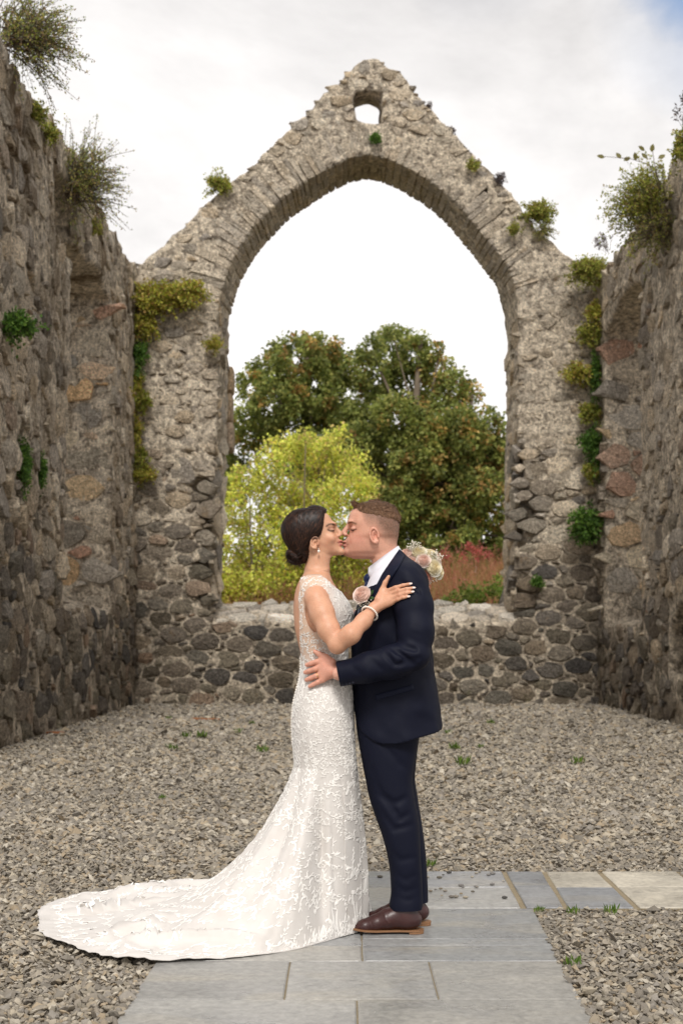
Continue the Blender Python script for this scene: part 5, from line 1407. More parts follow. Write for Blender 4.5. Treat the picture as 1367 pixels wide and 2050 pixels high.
# coat
V, Q = sculpt(jacket_cut, B(640, 1500, -0.36), B(915, 1085, 0.66), 0.0058)
coat = obj('suit_jacket', mesh_np('suit_jacket', V, Q, None, M_SUIT), groom)
V, Q = sculpt(shirt, B(690, 1300, -0.15), B(815, 1092, 0.35), 0.008)
sh = obj('shirt', mesh_np('shirt', V, Q, None, M_SHIRT), groom)
# shirt collar: a turned-down band round the neck, points at the front
def ring_pts(f, bk, lat, n=40):
    f, bk = np.asarray(f), np.asarray(bk); c = (f + bk) / 2; ax = (bk - f) / 2; t = np.linspace(-np.pi, np.pi, n)
    return t, c + np.cos(t)[:, None] * -ax * -1.0 + np.sin(t)[:, None] * np.array([0, lat, 0])
t, top_r = ring_pts(B(737, 1138, GC), B(797.5, 1094, GC), 0.066)       # t=0 at the nape, +-pi at the throat
_, bot_r = ring_pts(B(741, 1158, GC), B(805, 1117, GC), 0.080)
pt_ = np.exp(-((np.abs(t) - 2.55) / 0.33) ** 2)[:, None]
bot_r = bot_r + pt_ * (B(752, 1172, GC) - B(747, 1158, GC)) * np.array([1, 0, 1]) + pt_ * np.c_[0 * t, np.sign(t) * 0.004, 0 * t]
mid = top_r * 0.5 + bot_r * 0.5 + (bot_r - bot_r.mean(0)) * 0.05
inn = top_r * 0.97 + top_r.mean(0) * 0.03 + np.array([0, 0, -0.018])
Vc = np.concatenate([inn, top_r, mid, bot_r]); k = len(t); j = np.arange(k - 1)
b = MB(); b.add(Vc, None, np.concatenate([np.stack([r * k + j, r * k + j + 1, (r + 1) * k + j + 1, (r + 1) * k + j], 1) for r in range(3)]))
co = obj('shirt_collar', b.mesh('shirt_collar', M_SHIRT), groom); so = co.modifiers.new('thick', 'SOLIDIFY'); so.thickness = 0.003
# tie
def tie(P):
    d = ellip(P, B(737, 1158, GC), (0.020, 0.021, 0.022), rot('Y', 25))
    bl = chain(P, [B(733, 1168, GC), B(724, 1190, GC), B(713, 1230, GC), B(708, 1270, GC)], (0.011, 0.012, 0.012, 0.012), 0.01)
    q = P.copy(); q[:, 1] = YC + GC + (P[:, 1] - YC - GC) * 0.30
    bl2 = chain(q, [B(734, 1168, GC), B(724.5, 1192, GC), B(714, 1230, GC), B(709, 1275, GC)], (0.008, 0.009, 0.010, 0.010), 0.01)
    return smin(d, bl2, 0.006)
V, Q = sculpt(tie, B(690, 1285, 0.0), B(760, 1140, 0.2), 0.003)
obj('necktie', mesh_np('necktie', V, Q, None, M_TIE), groom)
# cloth pieces laid on the coat: lapel, pocket flap, cuff buttons, seams
def laid(ea, eb, f, lift, name, mat, parent, n=26, m=7, thick=0.003):
    """a strip of cloth between two edge lines (photograph columns and rows), lying on the surface f"""
    def res(e):
        e = np.array(e, float); t = np.r_[0, np.cumsum(np.linalg.norm(np.diff(e, axis=0), axis=1))]; u = np.linspace(0, t[-1], n)
        return np.c_[np.interp(u, t, e[:, 0]), np.interp(u, t, e[:, 1])]
    a, b_ = res(ea), res(eb); w_ = np.linspace(0, 1, m)[None, :, None]; G2 = (a[:, None] * (1 - w_) + b_[:, None] * w_).reshape(-1, 2)
    d = surf_ys(f, G2, lift)
    d = d.reshape(n, m); d = np.minimum(d, np.roll(d, 1, 0) * 0 + d); d = d.ravel()
    W = np.array([B(p[0], p[1], q) for p, q in zip(G2, d)])
    i, j = np.meshgrid(np.arange(n - 1), np.arange(m - 1), indexing='ij')
    Qs = np.stack([i * m + j, (i + 1) * m + j, (i + 1) * m + j + 1, i * m + j + 1], -1).reshape(-1, 4)
    b = MB(); b.add(W, None, Qs); o = obj(name, b.mesh(name, mat), parent)
    s_ = o.modifiers.new('thick', 'SOLIDIFY'); s_.thickness = thick; s_.offset = 0
    return o
laid([(799, 1099), (784, 1121), (765, 1149), (752, 1174), (742, 1200), (731, 1240)], [(811, 1112), (800, 1131), (782, 1160), (768, 1186), (752, 1215), (735, 1246)], jacket, 0.005, 'lapel', M_SUIT2, coat)
laid([(750, 1391), (827, 1370)], [(752, 1402), (829, 1381)], jacket, 0.002, 'pocket_flap', M_SUIT2, coat, 16, 4)
for k in range(4):
    p = on(jacket, 688 + k * 6.2, 1371 - k * 1.6, 0.001); b = MB(); q = sphere_mesh(8, 5); b.add(p + q[0] * np.array([0.0048, 0.0028, 0.0048]), q[1], q[2]); obj('cuff_button', b.mesh('cuff_button', M_BUTTON), coat)
# trousers
LEGN = Loft([(1425, 710, 846, .090), (1480, 715, 837, .090), (1520, 722, 830, .087), (1560, 731, 825, .083), (1600, 740.5, 829, .079), (1640, 753, 836, .075), (1680, 766, 840, .072), (1720, 776, 843, .068), (1760, 781, 845, .064), (1790, 782, 846, .062), (1812, 779, 846, .064), (1824, 780, 844, .063)], lambda r: np.interp(r, [1425, 1600, 1824], [0.02, 0.005, -0.005]), 2.25)
LEGF = Loft([(1425, 712, 846, .090), (1480, 718, 838, .090), (1520, 727, 833, .087), (1560, 738, 830, .083), (1600, 750, 836, .079), (1640, 764, 844, .075), (1680, 777, 849, .072), (1720, 786, 853, .068), (1760, 791, 855, .064), (1790, 793, 856, .062), (1808, 792, 856, .064), (1817, 792, 854, .063)], lambda r: np.interp(r, [1425, 1600, 1824], [0.17, 0.165, 0.160]), 2.25)
yl = -0.07
CT = [([(752, 1590, yl), (790, 1608, yl), (826, 1592, yl)], .014, .010), ([(748, 1570, yl), (775, 1600, yl), (800, 1640, yl), (828, 1625, yl)], .013, .009), ([(760, 1625, yl), (790, 1660, yl), (834, 1650, yl)], .014, .007), ([(742, 1540, yl), (760, 1590, yl), (790, 1625, yl)], .013, .006),
      ([(786, 1770, yl), (810, 1786, yl), (842, 1778, yl)], .012, .007), ([(784, 1748, yl), (812, 1762, yl), (843, 1748, yl)], .012, .005), ([(790, 1795, yl), (815, 1803, yl), (840, 1798, yl)], .010, .006), ([(775, 1700, yl), (800, 1722, yl), (840, 1716, yl)], .014, .005), ([(760, 1480, yl), (800, 1530, yl), (824, 1545, yl)], .016, .006)]
def trousers(P):
    d = smin(LEGN(P), LEGF(P), 0.006)
    d = d + 0.0035 * vnoise(P * np.array([1, 1, .45]), 15, 6.0)
    for pts, r, dp in CT: d = crease(d, P, pts, r, dp)
    # pressed crease down the shin
    return d
V, Q = sculpt(trousers, B(690, 1835, -0.15), B(870, 1420, 0.40), 0.0068)
obj('trousers', mesh_np('trousers', V, Q, None, M_SUIT), groom)
# shoes
def make_shoe(dx, yo, zo):
    def p(px, py, dy=0.0): q = B(px, py, 0); return np.array([q[0] + dx, YC + yo + dy, q[2] + zo])
    gz = p(0, 1868.5)[2]
    def upper(P):
        q = P.copy(); q[:, 1] = YC + yo + (P[:, 1] - YC - yo) * 0.86
        d = chain(q, [p(709, 1860), p(728, 1855.5), p(752, 1849), p(776, 1838), p(800, 1826)], (0.012, 0.0255, 0.032, 0.035, 0.036), 0.02)
        d = smin(d, chain(q, [p(776, 1846), p(806, 1842), p(828, 1842)], (0.033, 0.033, 0.033), 0.02), 0.02)
        d = smin(d, rcone(q, p(818, 1842), p(815, 1812), 0.035, 0.036), 0.02)
        d = d - 0.0018 * np.exp(-(pl_dist(*topx(P - (dx, yo, zo)), [(768, 1826), (772, 1842), (780, 1852)]) / 1.2) ** 2) + 0.0016 * np.exp(-(pl_dist(*topx(P - (dx, yo, zo)), [(742, 1846), (746, 1856)]) / 1.0) ** 2)
        return smax(d, gz + 0.014 - P[:, 2], 0.003)
    lo = p(690, 1874, -.08); hi = p(862, 1808, .08)
    V, Q = sculpt(upper, lo, hi, 0.0035)
    sh = obj('shoe', mesh_np('shoe', V, Q, None, M_LEATHER), groom)
    # sole outline
    prof = [(698, .004), (702, .016), (712, .030), (730, .041), (752, .043), (776, .036), (800, .033), (822, .037), (838, .033), (846, .018), (848, .004)]
    ol = [(p(a, 0)[0], yo + YC - w_) for a, w_ in prof] + [(p(a, 0)[0], yo + YC + w_) for a, w_ in prof[::-1]]
    def ext(pts, z0, z1, name, mat):
        n = len(pts); b = MB(); a = np.array(pts); toe = np.clip((p(735, 0)[0] - a[:, 0]) / 0.07, 0, 1) * 0.007
        V = np.r_[np.c_[a, z0 + toe], np.c_[a, z1 + toe], [[a[:, 0].mean(), a[:, 1].mean(), z0]], [[a[:, 0].mean(), a[:, 1].mean(), z1]]]
        j = np.arange(n); j2 = (j + 1) % n
        b.add(V, np.r_[np.stack([j2, j, np.full(n, 2 * n)], 1), np.stack([n + j, n + j2, np.full(n, 2 * n + 1)], 1)], np.stack([j, j2, n + j2, n + j], 1)); obj(name, b.mesh(name, mat, False), sh)
    ext(ol, gz + 0.0095, gz + 0.0165, 'sole', M_SOLE)
    hl = [(818, .033), (830, .034), (840, .030), (846, .018), (847.5, .004)]
    ext([(p(a, 0)[0], yo + YC - w_) for a, w_ in hl] + [(p(a, 0)[0], yo + YC + w_) for a, w_ in hl[::-1]], gz + 0.0005, gz + 0.0094, 'heel', M_SOLE)
    b = MB()
    for k in range(4):
        a, c = p(770 + k * 6, 1832 - k * 3.6, -0.026), p(772 + k * 6, 1829 - k * 3.6, 0.022); mdl = (a + c) / 2 + np.array([-.006, 0, .014])
        b.tube([a, (a + mdl) / 2 + (-.002, 0, .004), mdl, (c + mdl) / 2 + (-.002, 0, .004), c], 0.0016, 5)
    obj('laces', b.mesh('laces', M_LEATHER), sh)
gz0 = B(0, 1868.5)[2]
make_shoe(0.0, -0.012, 0.003 - gz0)
make_shoe(0.040, 0.155, 0.003 - gz0)

# ---- flowers
def rose_mesh(name, cols, rng, mat, rad=1.0):
    b = MB()
    rr0 = np.linspace(0.0, 0.88, 8); hh0 = 0.62 - 0.50 * np.clip((rr0 - .07) / .8, 0, 1) ** 1.9 - 0.30; an = np.linspace(0, 2 * np.pi, 14, endpoint=False)  # filler dome added so the gaps between petals stay shallow and bright
    D0 = np.stack([rr0[:, None] * np.cos(an), rr0[:, None] * np.sin(an), np.broadcast_to(hh0[:, None], (8, 14))], -1).reshape(-1, 3) * rad
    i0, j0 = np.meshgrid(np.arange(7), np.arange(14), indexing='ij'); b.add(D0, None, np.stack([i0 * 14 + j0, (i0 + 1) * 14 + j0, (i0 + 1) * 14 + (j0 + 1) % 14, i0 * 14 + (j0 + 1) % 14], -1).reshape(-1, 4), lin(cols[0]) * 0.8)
    for k in range(24):
        t = k / 23; r = 0.07 + 0.80 * t ** 0.85; a0 = k * 2.399; hw = 1.25 - 0.55 * t
        u = np.linspace(-1, 1, 7); v_ = np.linspace(0, 1, 5); U_, V_ = np.meshgrid(u, v_, indexing='ij')
        ang = a0 + U_ * hw
        top = 0.62 - 0.50 * t ** 1.6
        h = -0.55 + (top + 0.55) * V_ * (1 - 0.16 * U_ ** 2)
        rr = r * (0.55 + 0.50 * np.sin(V_ * 1.5)) + 0.10 * (0.3 + t) * V_ ** 4 + 0.025 * np.sin(U_ * 6 + k) * V_
        h = h - 0.10 * t * V_ ** 6
        P = np.stack([rr * np.cos(ang), rr * np.sin(ang), h], -1).reshape(-1, 3) * rad
        i, j = np.meshgrid(np.arange(6), np.arange(4), indexing='ij'); Qs = np.stack([i * 5 + j, (i + 1) * 5 + j, (i + 1) * 5 + j + 1, i * 5 + j + 1], -1).reshape(-1, 4)
        c = lin(np.array(cols[0]) * (1 - t) + np.array(cols[1]) * t)
        b.add(P, None, Qs, (c * rng.uniform(0.90, 1.02)) * (0.70 + 0.30 * np.tile(v_, 7) ** 2)[:, None])  # petal bases darkened in colour, standing in for shade between petals
    return b.mesh(name, mat)
def thin_mat(name, trans=0.4, rough=0.55, vary=0.0):
    m, nt, bs = new_mat(name); c = attr(nt)
    if vary: c = mix(nt, vary, c, mix(nt, noise_node(nt, 3.0, 3, 0.6, coords(nt)).outputs[0], (0.4, 0.4, 0.4, 1), (1.6, 1.6, 1.6, 1)), 'MULTIPLY')
    L(nt, c, bs.inputs['Base Color']); bs.inputs['Roughness'].default_value = rough; bs.inputs['Specular IOR Level'].default_value = 0.3
    tr = N(nt, 'ShaderNodeBsdfTranslucent'); L(nt, c, tr.inputs[0]); mx = N(nt, 'ShaderNodeMixShader'); mx.inputs[0].default_value = trans
    L(nt, bs.outputs[0], mx.inputs[1]); L(nt, tr.outputs[0], mx.inputs[2]); L(nt, mx.outputs[0], nt.nodes['Material Output'].inputs[0])
    return m
m = thin_mat('petal', 0.22)
M_PETAL = m
rr_ = np.random.default_rng(8)
RM = {'cream': rose_mesh('cream', [(252, 238, 200), (255, 252, 240)], rr_, M_PETAL), 'blush': rose_mesh('blush', [(250, 214, 198), (255, 242, 234)], rr_, M_PETAL), 'peach': rose_mesh('peach', [(248, 186, 164), (252, 226, 212)], rr_, M_PETAL)}
def place_rose(kind, p, r, face, parent, label=None):
    o = obj('rose', RM[kind], parent); o.location = p; o.scale = (r, r, r)
    o.rotation_euler = Vector(face).to_track_quat('Z', 'Y').to_euler()
    if label: o['label'] = label
    return o
def sprig(b, p0, spread, n, rng, size=0.0028, axis=(0, -1, 0.4)):
    q = OCT
    for k in range(n):
        d = rng.normal(0, 1, 3) * spread + np.array(axis) * abs(rng.normal(0, spread)); e = p0 + d
        b.add(e + ICO * size * rng.uniform(.7, 1.3), ICOF, None, lin((244, 238, 224)))
        if k % 3 == 0: b.tube([p0, (p0 + e) / 2 + rng.normal(0, .003, 3), e], 0.0007, 4, lin((120, 130, 84)), cap=False)
YB = 0.35
bq = empty('bouquet', 'round bouquet of cream and blush roses with white sprigs, behind the man\'s shoulder', 'bouquet', loc=tuple(B(845, 1160, YB)))
base = np.array(bq.location)
ROS = [('blush', 812, 1110, .036, -.02), ('cream', 838, 1106, .038, -.03), ('blush', 824, 1128, .036, -.05), ('cream', 868, 1136, .042, -.05), ('blush', 848, 1122, .034, -.06), ('peach', 850, 1156, .036, -.04), ('cream', 878, 1146, .032, -.02), ('cream', 862, 1110, .035, -.01),
       ('blush', 830, 1142, .036, -.02), ('cream', 845, 1104, .034, .05), ('blush', 872, 1120, .036, .06), ('cream', 850, 1140, .038, .08), ('peach', 830, 1118, .036, .08)]
for kd, px_, py_, r, dd in ROS:
    p = B(px_, py_, YB + dd); f = p - B(838, 1150, YB + .03); place_rose(kd, p - base, r, f + np.array([0, -0.02, 0.0]), bq)
b = MB()
for (px_, py_, nn) in [(828, 1092, 46), (818, 1096, 26), (870, 1110, 40), (880, 1116, 26), (842, 1098, 22), (836, 1128, 16), (858, 1118, 18), (868, 1163, 8)]:
    sprig(b, B(px_, py_, YB - .03) - base, 0.0085, nn, rr_)
obj('white_sprigs', b.mesh('white_sprigs', M_PETAL), bq, kind='stuff')
b = MB()
for k in range(7):
    e = B(842 + rr_.uniform(-6, 6), 1205, YB + .02 + rr_.uniform(-.02, .02)) - base; b.tube([B(845 + k * 2, 1140, YB + .01) - base, B(842, 1172, YB) - base, e], 0.003, 6, lin((92, 112, 58)))
obj('stem_bundle', b.mesh('stem_bundle', M_PETAL), bq)
def leaf_card(b, p, d, n, l, w_, col, curl=0.2):
    d = np.asarray(d, float); d /= np.linalg.norm(d); s_ = np.cross(d, n); s_ /= np.linalg.norm(s_) + 1e-9; n2 = np.cross(s_, d)
    V = [p, p + d * l * .35 + s_ * w_, p + d * l * .35 - s_ * w_, p + d * l * .7 + s_ * w_ * .8 - n2 * curl * l * .2, p + d * l * .7 - s_ * w_ * .8 - n2 * curl * l * .2, p + d * l - n2 * curl * l * .5]
    b.add(V, [(0, 2, 1), (3, 4, 5)], [(1, 2, 4, 3)], col)
bo = empty('boutonniere', 'blush rose buttonhole with white sprigs pinned on the navy lapel', 'boutonniere', loc=tuple(B(724, 1195, surf_y(jacket, 735, 1195, 0.02))))
base = np.array(bo.location); yb = base[1] - YC
place_rose('blush', B(724, 1190, yb - .012) - base, 0.042, (-0.45, -0.8, 0.55), bo)
b = MB(); sprig(b, B(722, 1206, yb - .018) - base, 0.010, 26, rr_, 0.0026, (0, -0.3, -0.8)); sprig(b, B(732, 1203, yb - .018) - base, 0.008, 16, rr_, 0.0026, (0, -0.3, -0.8)); obj('white_sprigs', b.mesh('white_sprigs', M_PETAL), bo, kind='stuff')
b = MB(); leaf_card(b, B(738, 1192, yb - .005) - base, (0.5, -.2, .6), np.array([0, -1, 0.2]), 0.03, 0.008, lin((52, 84, 40))); leaf_card(b, B(736, 1198, yb - .005) - base, (0.8, -.2, .1), np.array([0, -1, 0.2]), 0.028, 0.008, lin((60, 92, 44))); obj('leaf', b.mesh('leaf', M_PETAL), bo)
b = MB(); b.tube([B(724, 1204, yb - .006) - base, B(719, 1220, yb - .006) - base, B(716, 1238, yb - .004) - base], (0.006, 0.006, 0.005), 8, lin((96, 104, 120))); obj('wrapped_stem', b.mesh('wrapped_stem', M_PETAL), bo)
# ------------------------------------------------------------------ vegetation
M_LEAF = thin_mat('foliage', 0.45, 0.5, 0.30)
m, nt, bs = new_mat('bark'); v = coords(nt, (1, 1, 0.3)); L(nt, mix(nt, noise_node(nt, 12, 5, 0.6, v).outputs[0], lin4(62, 52, 42), lin4(128, 114, 96)), bs.inputs['Base Color']); bs.inputs['Roughness'].default_value = 0.95; M_BARK = m
rv = np.random.default_rng(31)
def leaf_quads(b, P, D, Nn, l, wd, C):
    """many leaves at once: folded diamonds of two triangles pairs"""
    n = len(P); D = D / (np.linalg.norm(D, axis=1)[:, None] + 1e-9); S_ = np.cross(D, Nn); S_ /= np.linalg.norm(S_, axis=1)[:, None] + 1e-9; N2 = np.cross(S_, D)
    l = np.broadcast_to(l, (n,))[:, None]; wd = np.broadcast_to(wd, (n,))[:, None]
    V = np.stack([P, P + D * l * .5 + S_ * wd + N2 * wd * .3, P + D * l, P + D * l * .5 - S_ * wd + N2 * wd * .3], 1).reshape(-1, 3)
    o4 = np.arange(n)[:, None] * 4
    b.add(V, np.concatenate([o4 + [[0, 1, 2]], o4 + [[0, 2, 3]]]), None, np.repeat(C, 4, 0))
def unit(n): 
    q = rv.normal(size=(n, 3)); return q / np.linalg.norm(q, axis=1)[:, None]
def lobes_leaves(b, lobes, dens, leaf, cols, spread=0.28, clump=26, hollow=0.55):
    """leaf clumps over the shells of many lobes: (centre, radius, palette weight)"""
    for c, r, pw in lobes:
        nc = max(5, int(dens * r * r)); d = unit(nc); rad = r * (hollow + (1.05 - hollow) * rv.random(nc) ** 0.6)
        cc = c + d * rad[:, None] * np.array([1.05, 1.0, 0.92])
        k = clump; P = np.repeat(cc, k, 0) + unit(nc * k) * (spread * rv.random((nc * k, 1)) ** 0.5)
        D = np.repeat(d, k, 0) * 0.6 + unit(nc * k) * 0.9 + np.array([0, 0, -0.15]); Nn = unit(nc * k) + np.array([0, 0, 0.8])
        tone = np.repeat(rv.random(nc) < pw * 0.42, k)
        g_ = cols[0][rv.integers(len(cols[0]), size=nc * k)]; br = cols[1][rv.integers(len(cols[1]), size=nc * k)]
        C = np.where((tone & (rv.random(nc * k) < 0.75))[:, None], br, g_) * np.repeat(rv.uniform(0.6, 1.4, nc), k)[:, None]
        leaf_quads(b, P, D, Nn, leaf * rv.uniform(0.7, 1.3, nc * k), leaf * 0.36, C)
def tree(name, label, cat, Y, lob, dens, leaf, cols, trunks, spread, clump, depth, hollow=0.5, group=None):
    e = empty(name, label, cat, group, loc=tuple(np.r_[PX(trunks[0][0], 1276, Y)[0], Y, bank_z(0, Y) - 0.2])); base = np.array(e.location)
    L_ = []
    for px_, py_, r, pw in lob:
        dy = rv.uniform(-depth, depth) * (0.4 + 0.6 * min(1, r / 50)); Yl = Y + dy; L_.append((PX(px_, py_, Yl) - base, r * Yl / F, pw))
    b = MB(); lobes_leaves(b, L_, dens, leaf, cols, spread, clump, hollow); obj('crown', b.mesh('crown', M_LEAF, False), e)
    b = MB(); root = np.zeros(3)
    for px_, lean, rad in trunks:
        x0 = PX(px_, 1276, Y)[0] - base[0]; t0 = np.array([x0, rv.uniform(-.3, .3), 0])
        tgt = min(L_, key=lambda q: abs(q[0][0] - x0 - lean) - q[0][2] * 0.15)[0]
        mid = t0 * 0.55 + tgt * 0.45 + np.array([rv.normal(0, .2), 0, 0.2])
        b.tube([t0, t0 * .75 + mid * .25 + rv.normal(0, .05, 3), mid, tgt], (rad, rad * .85, rad * .55, rad * .25), 7)
        for q in L_:
            if rv.random() < 0.35 and abs(q[0][0] - x0) < 4:
                s0 = mid * rv.uniform(.55, 1.0) + t0 * 0.0; s0 = t0 + (mid - t0) * rv.uniform(.6, 1.0)
                b.tube([s0, (s0 + q[0]) / 2 + rv.normal(0, .2, 3), q[0]], (rad * .35, rad * .2, rad * .08), 5)
    obj('trunk', b.mesh('trunk', M_BARK), e)
    return e
G_DARK = 2.15 * lin(np.array([(96, 102, 50), (84, 92, 44), (108, 112, 60), (72, 82, 40), (116, 116, 62), (90, 96, 52)]))
G_RUST = 1.75 * lin(np.array([(150, 122, 70), (136, 108, 60), (154, 132, 82), (130, 100, 58), (142, 124, 70)]))
G_LIME = 1.6 * lin(np.array([(176, 180, 80), (164, 172, 72), (190, 190, 98), (150, 160, 70), (182, 176, 88), (170, 150, 96)]))
G_LIME2 = 1.5 * lin(np.array([(118, 138, 56), (134, 148, 62), (196, 178, 84)]))
A = [(545, 745, 42, .3), (600, 718, 46, .35), (650, 722, 42, .5), (690, 740, 32, .6), (508, 778, 32, .2), (498, 832, 26, .2), (560, 800, 48, .2), (622, 785, 54, .2), (682, 800, 44, .2), (590, 850, 50, .15), (650, 868, 55, .2), (540, 868, 30, .2), (632, 684, 12, .9), (615, 682, 8, .9), (505, 872, 28, .4),
     (700, 850, 40, .15), (662, 700, 16, .8), (640, 930, 55, .1), (700, 920, 50, .1), (590, 920, 40, .1), (468, 925, 24, 0), (462, 985, 30, 0), (560, 705, 18, .3), (440, 860, 40, .2), (430, 950, 45, .1)]
Bt = [(745, 706, 30, .1), (790, 690, 36, .1), (830, 715, 36, .3), (757, 760, 42, .05), (818, 772, 48, .2), (870, 742, 32, .9), (880, 700, 13, .9), (842, 682, 12, .6), (905, 775, 34, .9), (945, 782, 17, .8), (882, 830, 44, .7), (800, 838, 54, .15), (738, 838, 46, .1), (928, 852, 42, .5), (975, 838, 20, .6), (995, 870, 22, .6), (962, 915, 44, .6), (900, 908, 55, .5),
      (832, 918, 55, .3), (770, 918, 48, .3), (990, 950, 32, .6), (930, 990, 55, .6), (860, 1000, 55, .45), (795, 1000, 50, .4), (985, 1015, 40, .4), (900, 1062, 55, .35), (838, 1070, 50, .3), (970, 1072, 42, .2), (760, 1060, 50, .2), (1040, 930, 45, .5), (1060, 1010, 50, .5), (1040, 1080, 50, .3), (785, 668, 12, .3), (900, 1112, 45, .2), (960, 1122, 42, .2), (1015, 1118, 42, .2), (850, 1122, 45, .2), (790, 1122, 45, .2), (905, 868, 48, .5), (942, 945, 52, .5), (880, 958, 55, .45), (932, 890, 44, .5), (962, 980, 46, .5), (905, 1015, 55, .4), (1000, 905, 30, .5), (850, 870, 50, .3), (780, 960, 50, .25), (720, 890, 44, .1), (680, 900, 40, .1)]
tree('sycamore_tree', 'broad olive green tree with ragged dome crown beyond the arch, behind the bride', 'tree', 52.0, A, 112, 0.15, (G_DARK, G_RUST), [(610, 0, .28)], 0.27, 28, 1.9)
tree('sycamore_tree', 'tall tree with rust-tinged leaves beyond the arch, behind the groom', 'tree', 50.0, Bt, 112, 0.15, (G_DARK, G_RUST), [(840, 0, .32), (905, 1, .2)], 0.27, 28, 1.9)
LIME = [(500, 962, 34, .3), (540, 930, 30, .2), (590, 905, 36, .2), (640, 915, 38, .2), (690, 935, 42, .2), (676, 868, 14, .1), (660, 885, 14, .1), (722, 960, 28, .1), (560, 1000, 50, .4), (620, 990, 50, .3), (690, 1000, 52, .4), (480, 1040, 34, .2), (540, 1080, 52, .4), (610, 1080, 55, .5), (680, 1080, 55, .5), (732, 1060, 34, .4), (490, 1130, 44, .3), (560, 1160, 50, .5),
        (640, 1160, 55, .6), (702, 1150, 48, .5), (742, 1132, 36, .5), (470, 1185, 40, .3), (458, 1002, 20, .1), (466, 958, 15, .1), (720, 1195, 44, .6), (600, 1210, 50, .5), (520, 1215, 50, .4), (770, 1180, 40, .5), (430, 1090, 40, .3), (420, 1170, 45, .3), (540, 890, 10, .1), (612, 868, 8, .1)]
tree('lime_green_tree', 'young yellow-green feathery tree with thin stems framed low in the arch', 'tree', 36.5, LIME, 230, 0.095, (G_LIME, G_LIME2), [(560, 0, .05), (600, .3, .045), (640, 0, .05), (520, -.3, .04), (690, .3, .04)], 0.24, 20, 1.3, 0.35)
SHR = [(960, 1180, 24, .4), (925, 1192, 22, .4), (992, 1172, 20, .3), (1002, 1198, 28, .4), (940, 1210, 26, .5), (1030, 1190, 28, .4), (905, 1205, 18, .5)]
G_SHR = lin(np.array([(132, 152, 66), (112, 138, 58), (150, 162, 84)]))
tree('shrub', 'fresh green leafy shrub low in the arch before the red flowers', 'shrub', 33.0, SHR, 200, 0.085, (G_SHR, G_DARK), [(955, 0, .02), (985, 0, .02)], 0.14, 16, 0.4, 0.2)
# dry grasses and red valerian on the bank
b = MB(); n = 15000
x = rv.uniform(-7, 11, n); y = rv.uniform(33, 43.5, n); z = bank_z(x, y)
h = rv.uniform(0.6, 1.35, n) * (0.8 + 0.35 * vnoise(np.c_[x, y, x * 0], 0.8)); ln = rv.normal(0, 0.22, (n, 2))
PALG = lin(np.array([(172, 128, 92), (158, 112, 80), (184, 148, 106), (146, 104, 74), (164, 132, 84), (128, 122, 68), (176, 112, 88)]))
C = PALG[rv.integers(len(PALG), size=n)]; p = np.c_[x, y, z]; w_ = rv.uniform(.006, .014, n)[:, None] * np.array([[1, .3, 0]])
tp = p + np.c_[ln * h[:, None], h]; md = p + np.c_[ln * h[:, None] * .3, h * .55]
V = np.stack([p - w_, p + w_, md + w_ * .8, md - w_ * .8, tp], 1).reshape(-1, 3); o5 = np.arange(n)[:, None] * 5
b.add(V, o5 + [[3, 2, 4]], o5 + [[0, 1, 2, 3]], np.repeat(C, 5, 0))
fl = rv.choice(n, 2600); RED = lin(np.array([(180, 122, 104), (186, 132, 112), (172, 124, 98), (188, 112, 100)]))
k = 7; P = np.repeat(tp[fl], k, 0) + rv.normal(0, 0.055, (len(fl) * k, 3)); clus = vnoise(tp[fl] * 1.0, 0.7, 5.0) > -0.15
rc = np.where(np.repeat(clus, k)[:, None], RED[rv.integers(4, size=len(P))], PALG[rv.integers(len(PALG), size=len(P))])
leaf_quads(b, P, unit(len(P)), unit(len(P)), 0.045, 0.018, rc)
# tall heads of bright red
for px_, py_ in [(942, 1098), (948, 1103), (960, 1100), (925, 1116), (897, 1115), (975, 1112), (886, 1110), (955, 1118), (938, 1094)]:
    c = PX(px_, py_, 40.5); b.tube([(c[0], 40.5, bank_z(0, 40.5)), c], 0.008, 4, lin((120, 110, 70)), cap=False)
    P = c + rv.normal(0, 0.07, (60, 3)); leaf_quads(b, P, unit(60), unit(60), 0.06, 0.025, np.tile(lin((190, 108, 98)), (60, 1)))
obj('dry_grass', b.mesh('dry_grass', M_LEAF, False), kind='stuff', label='dry russet grasses and red valerian on the bank beyond the sill', category='grass')

# plants rooted in the masonry
PG = {'heath': (lin(np.array([(116, 96, 72), (98, 78, 58), (132, 112, 82)])), lin(np.array([(148, 152, 66), (122, 128, 62), (104, 112, 66), (150, 134, 82), (128, 106, 74), (90, 98, 74)]))),
      'green': (lin(np.array([(90, 84, 48), (104, 84, 54)])), lin(np.array([(132, 140, 58), (116, 124, 52), (150, 152, 70), (100, 106, 48), (152, 144, 72), (128, 112, 66)]))),
      'gold': (lin(np.array([(112, 84, 50), (126, 96, 58)])), lin(np.array([(164, 164, 66), (150, 146, 60), (132, 136, 56), (144, 116, 64), (118, 124, 52), (172, 158, 80)]))),
      'fern': (lin(np.array([(70, 78, 40)])), lin(np.array([(84, 116, 48), (70, 100, 42), (100, 128, 54), (62, 86, 38)]))),
      'seed': (lin(np.array([(78, 70, 62)])), lin(np.array([(92, 82, 84), (74, 70, 70), (104, 92, 86)])))}
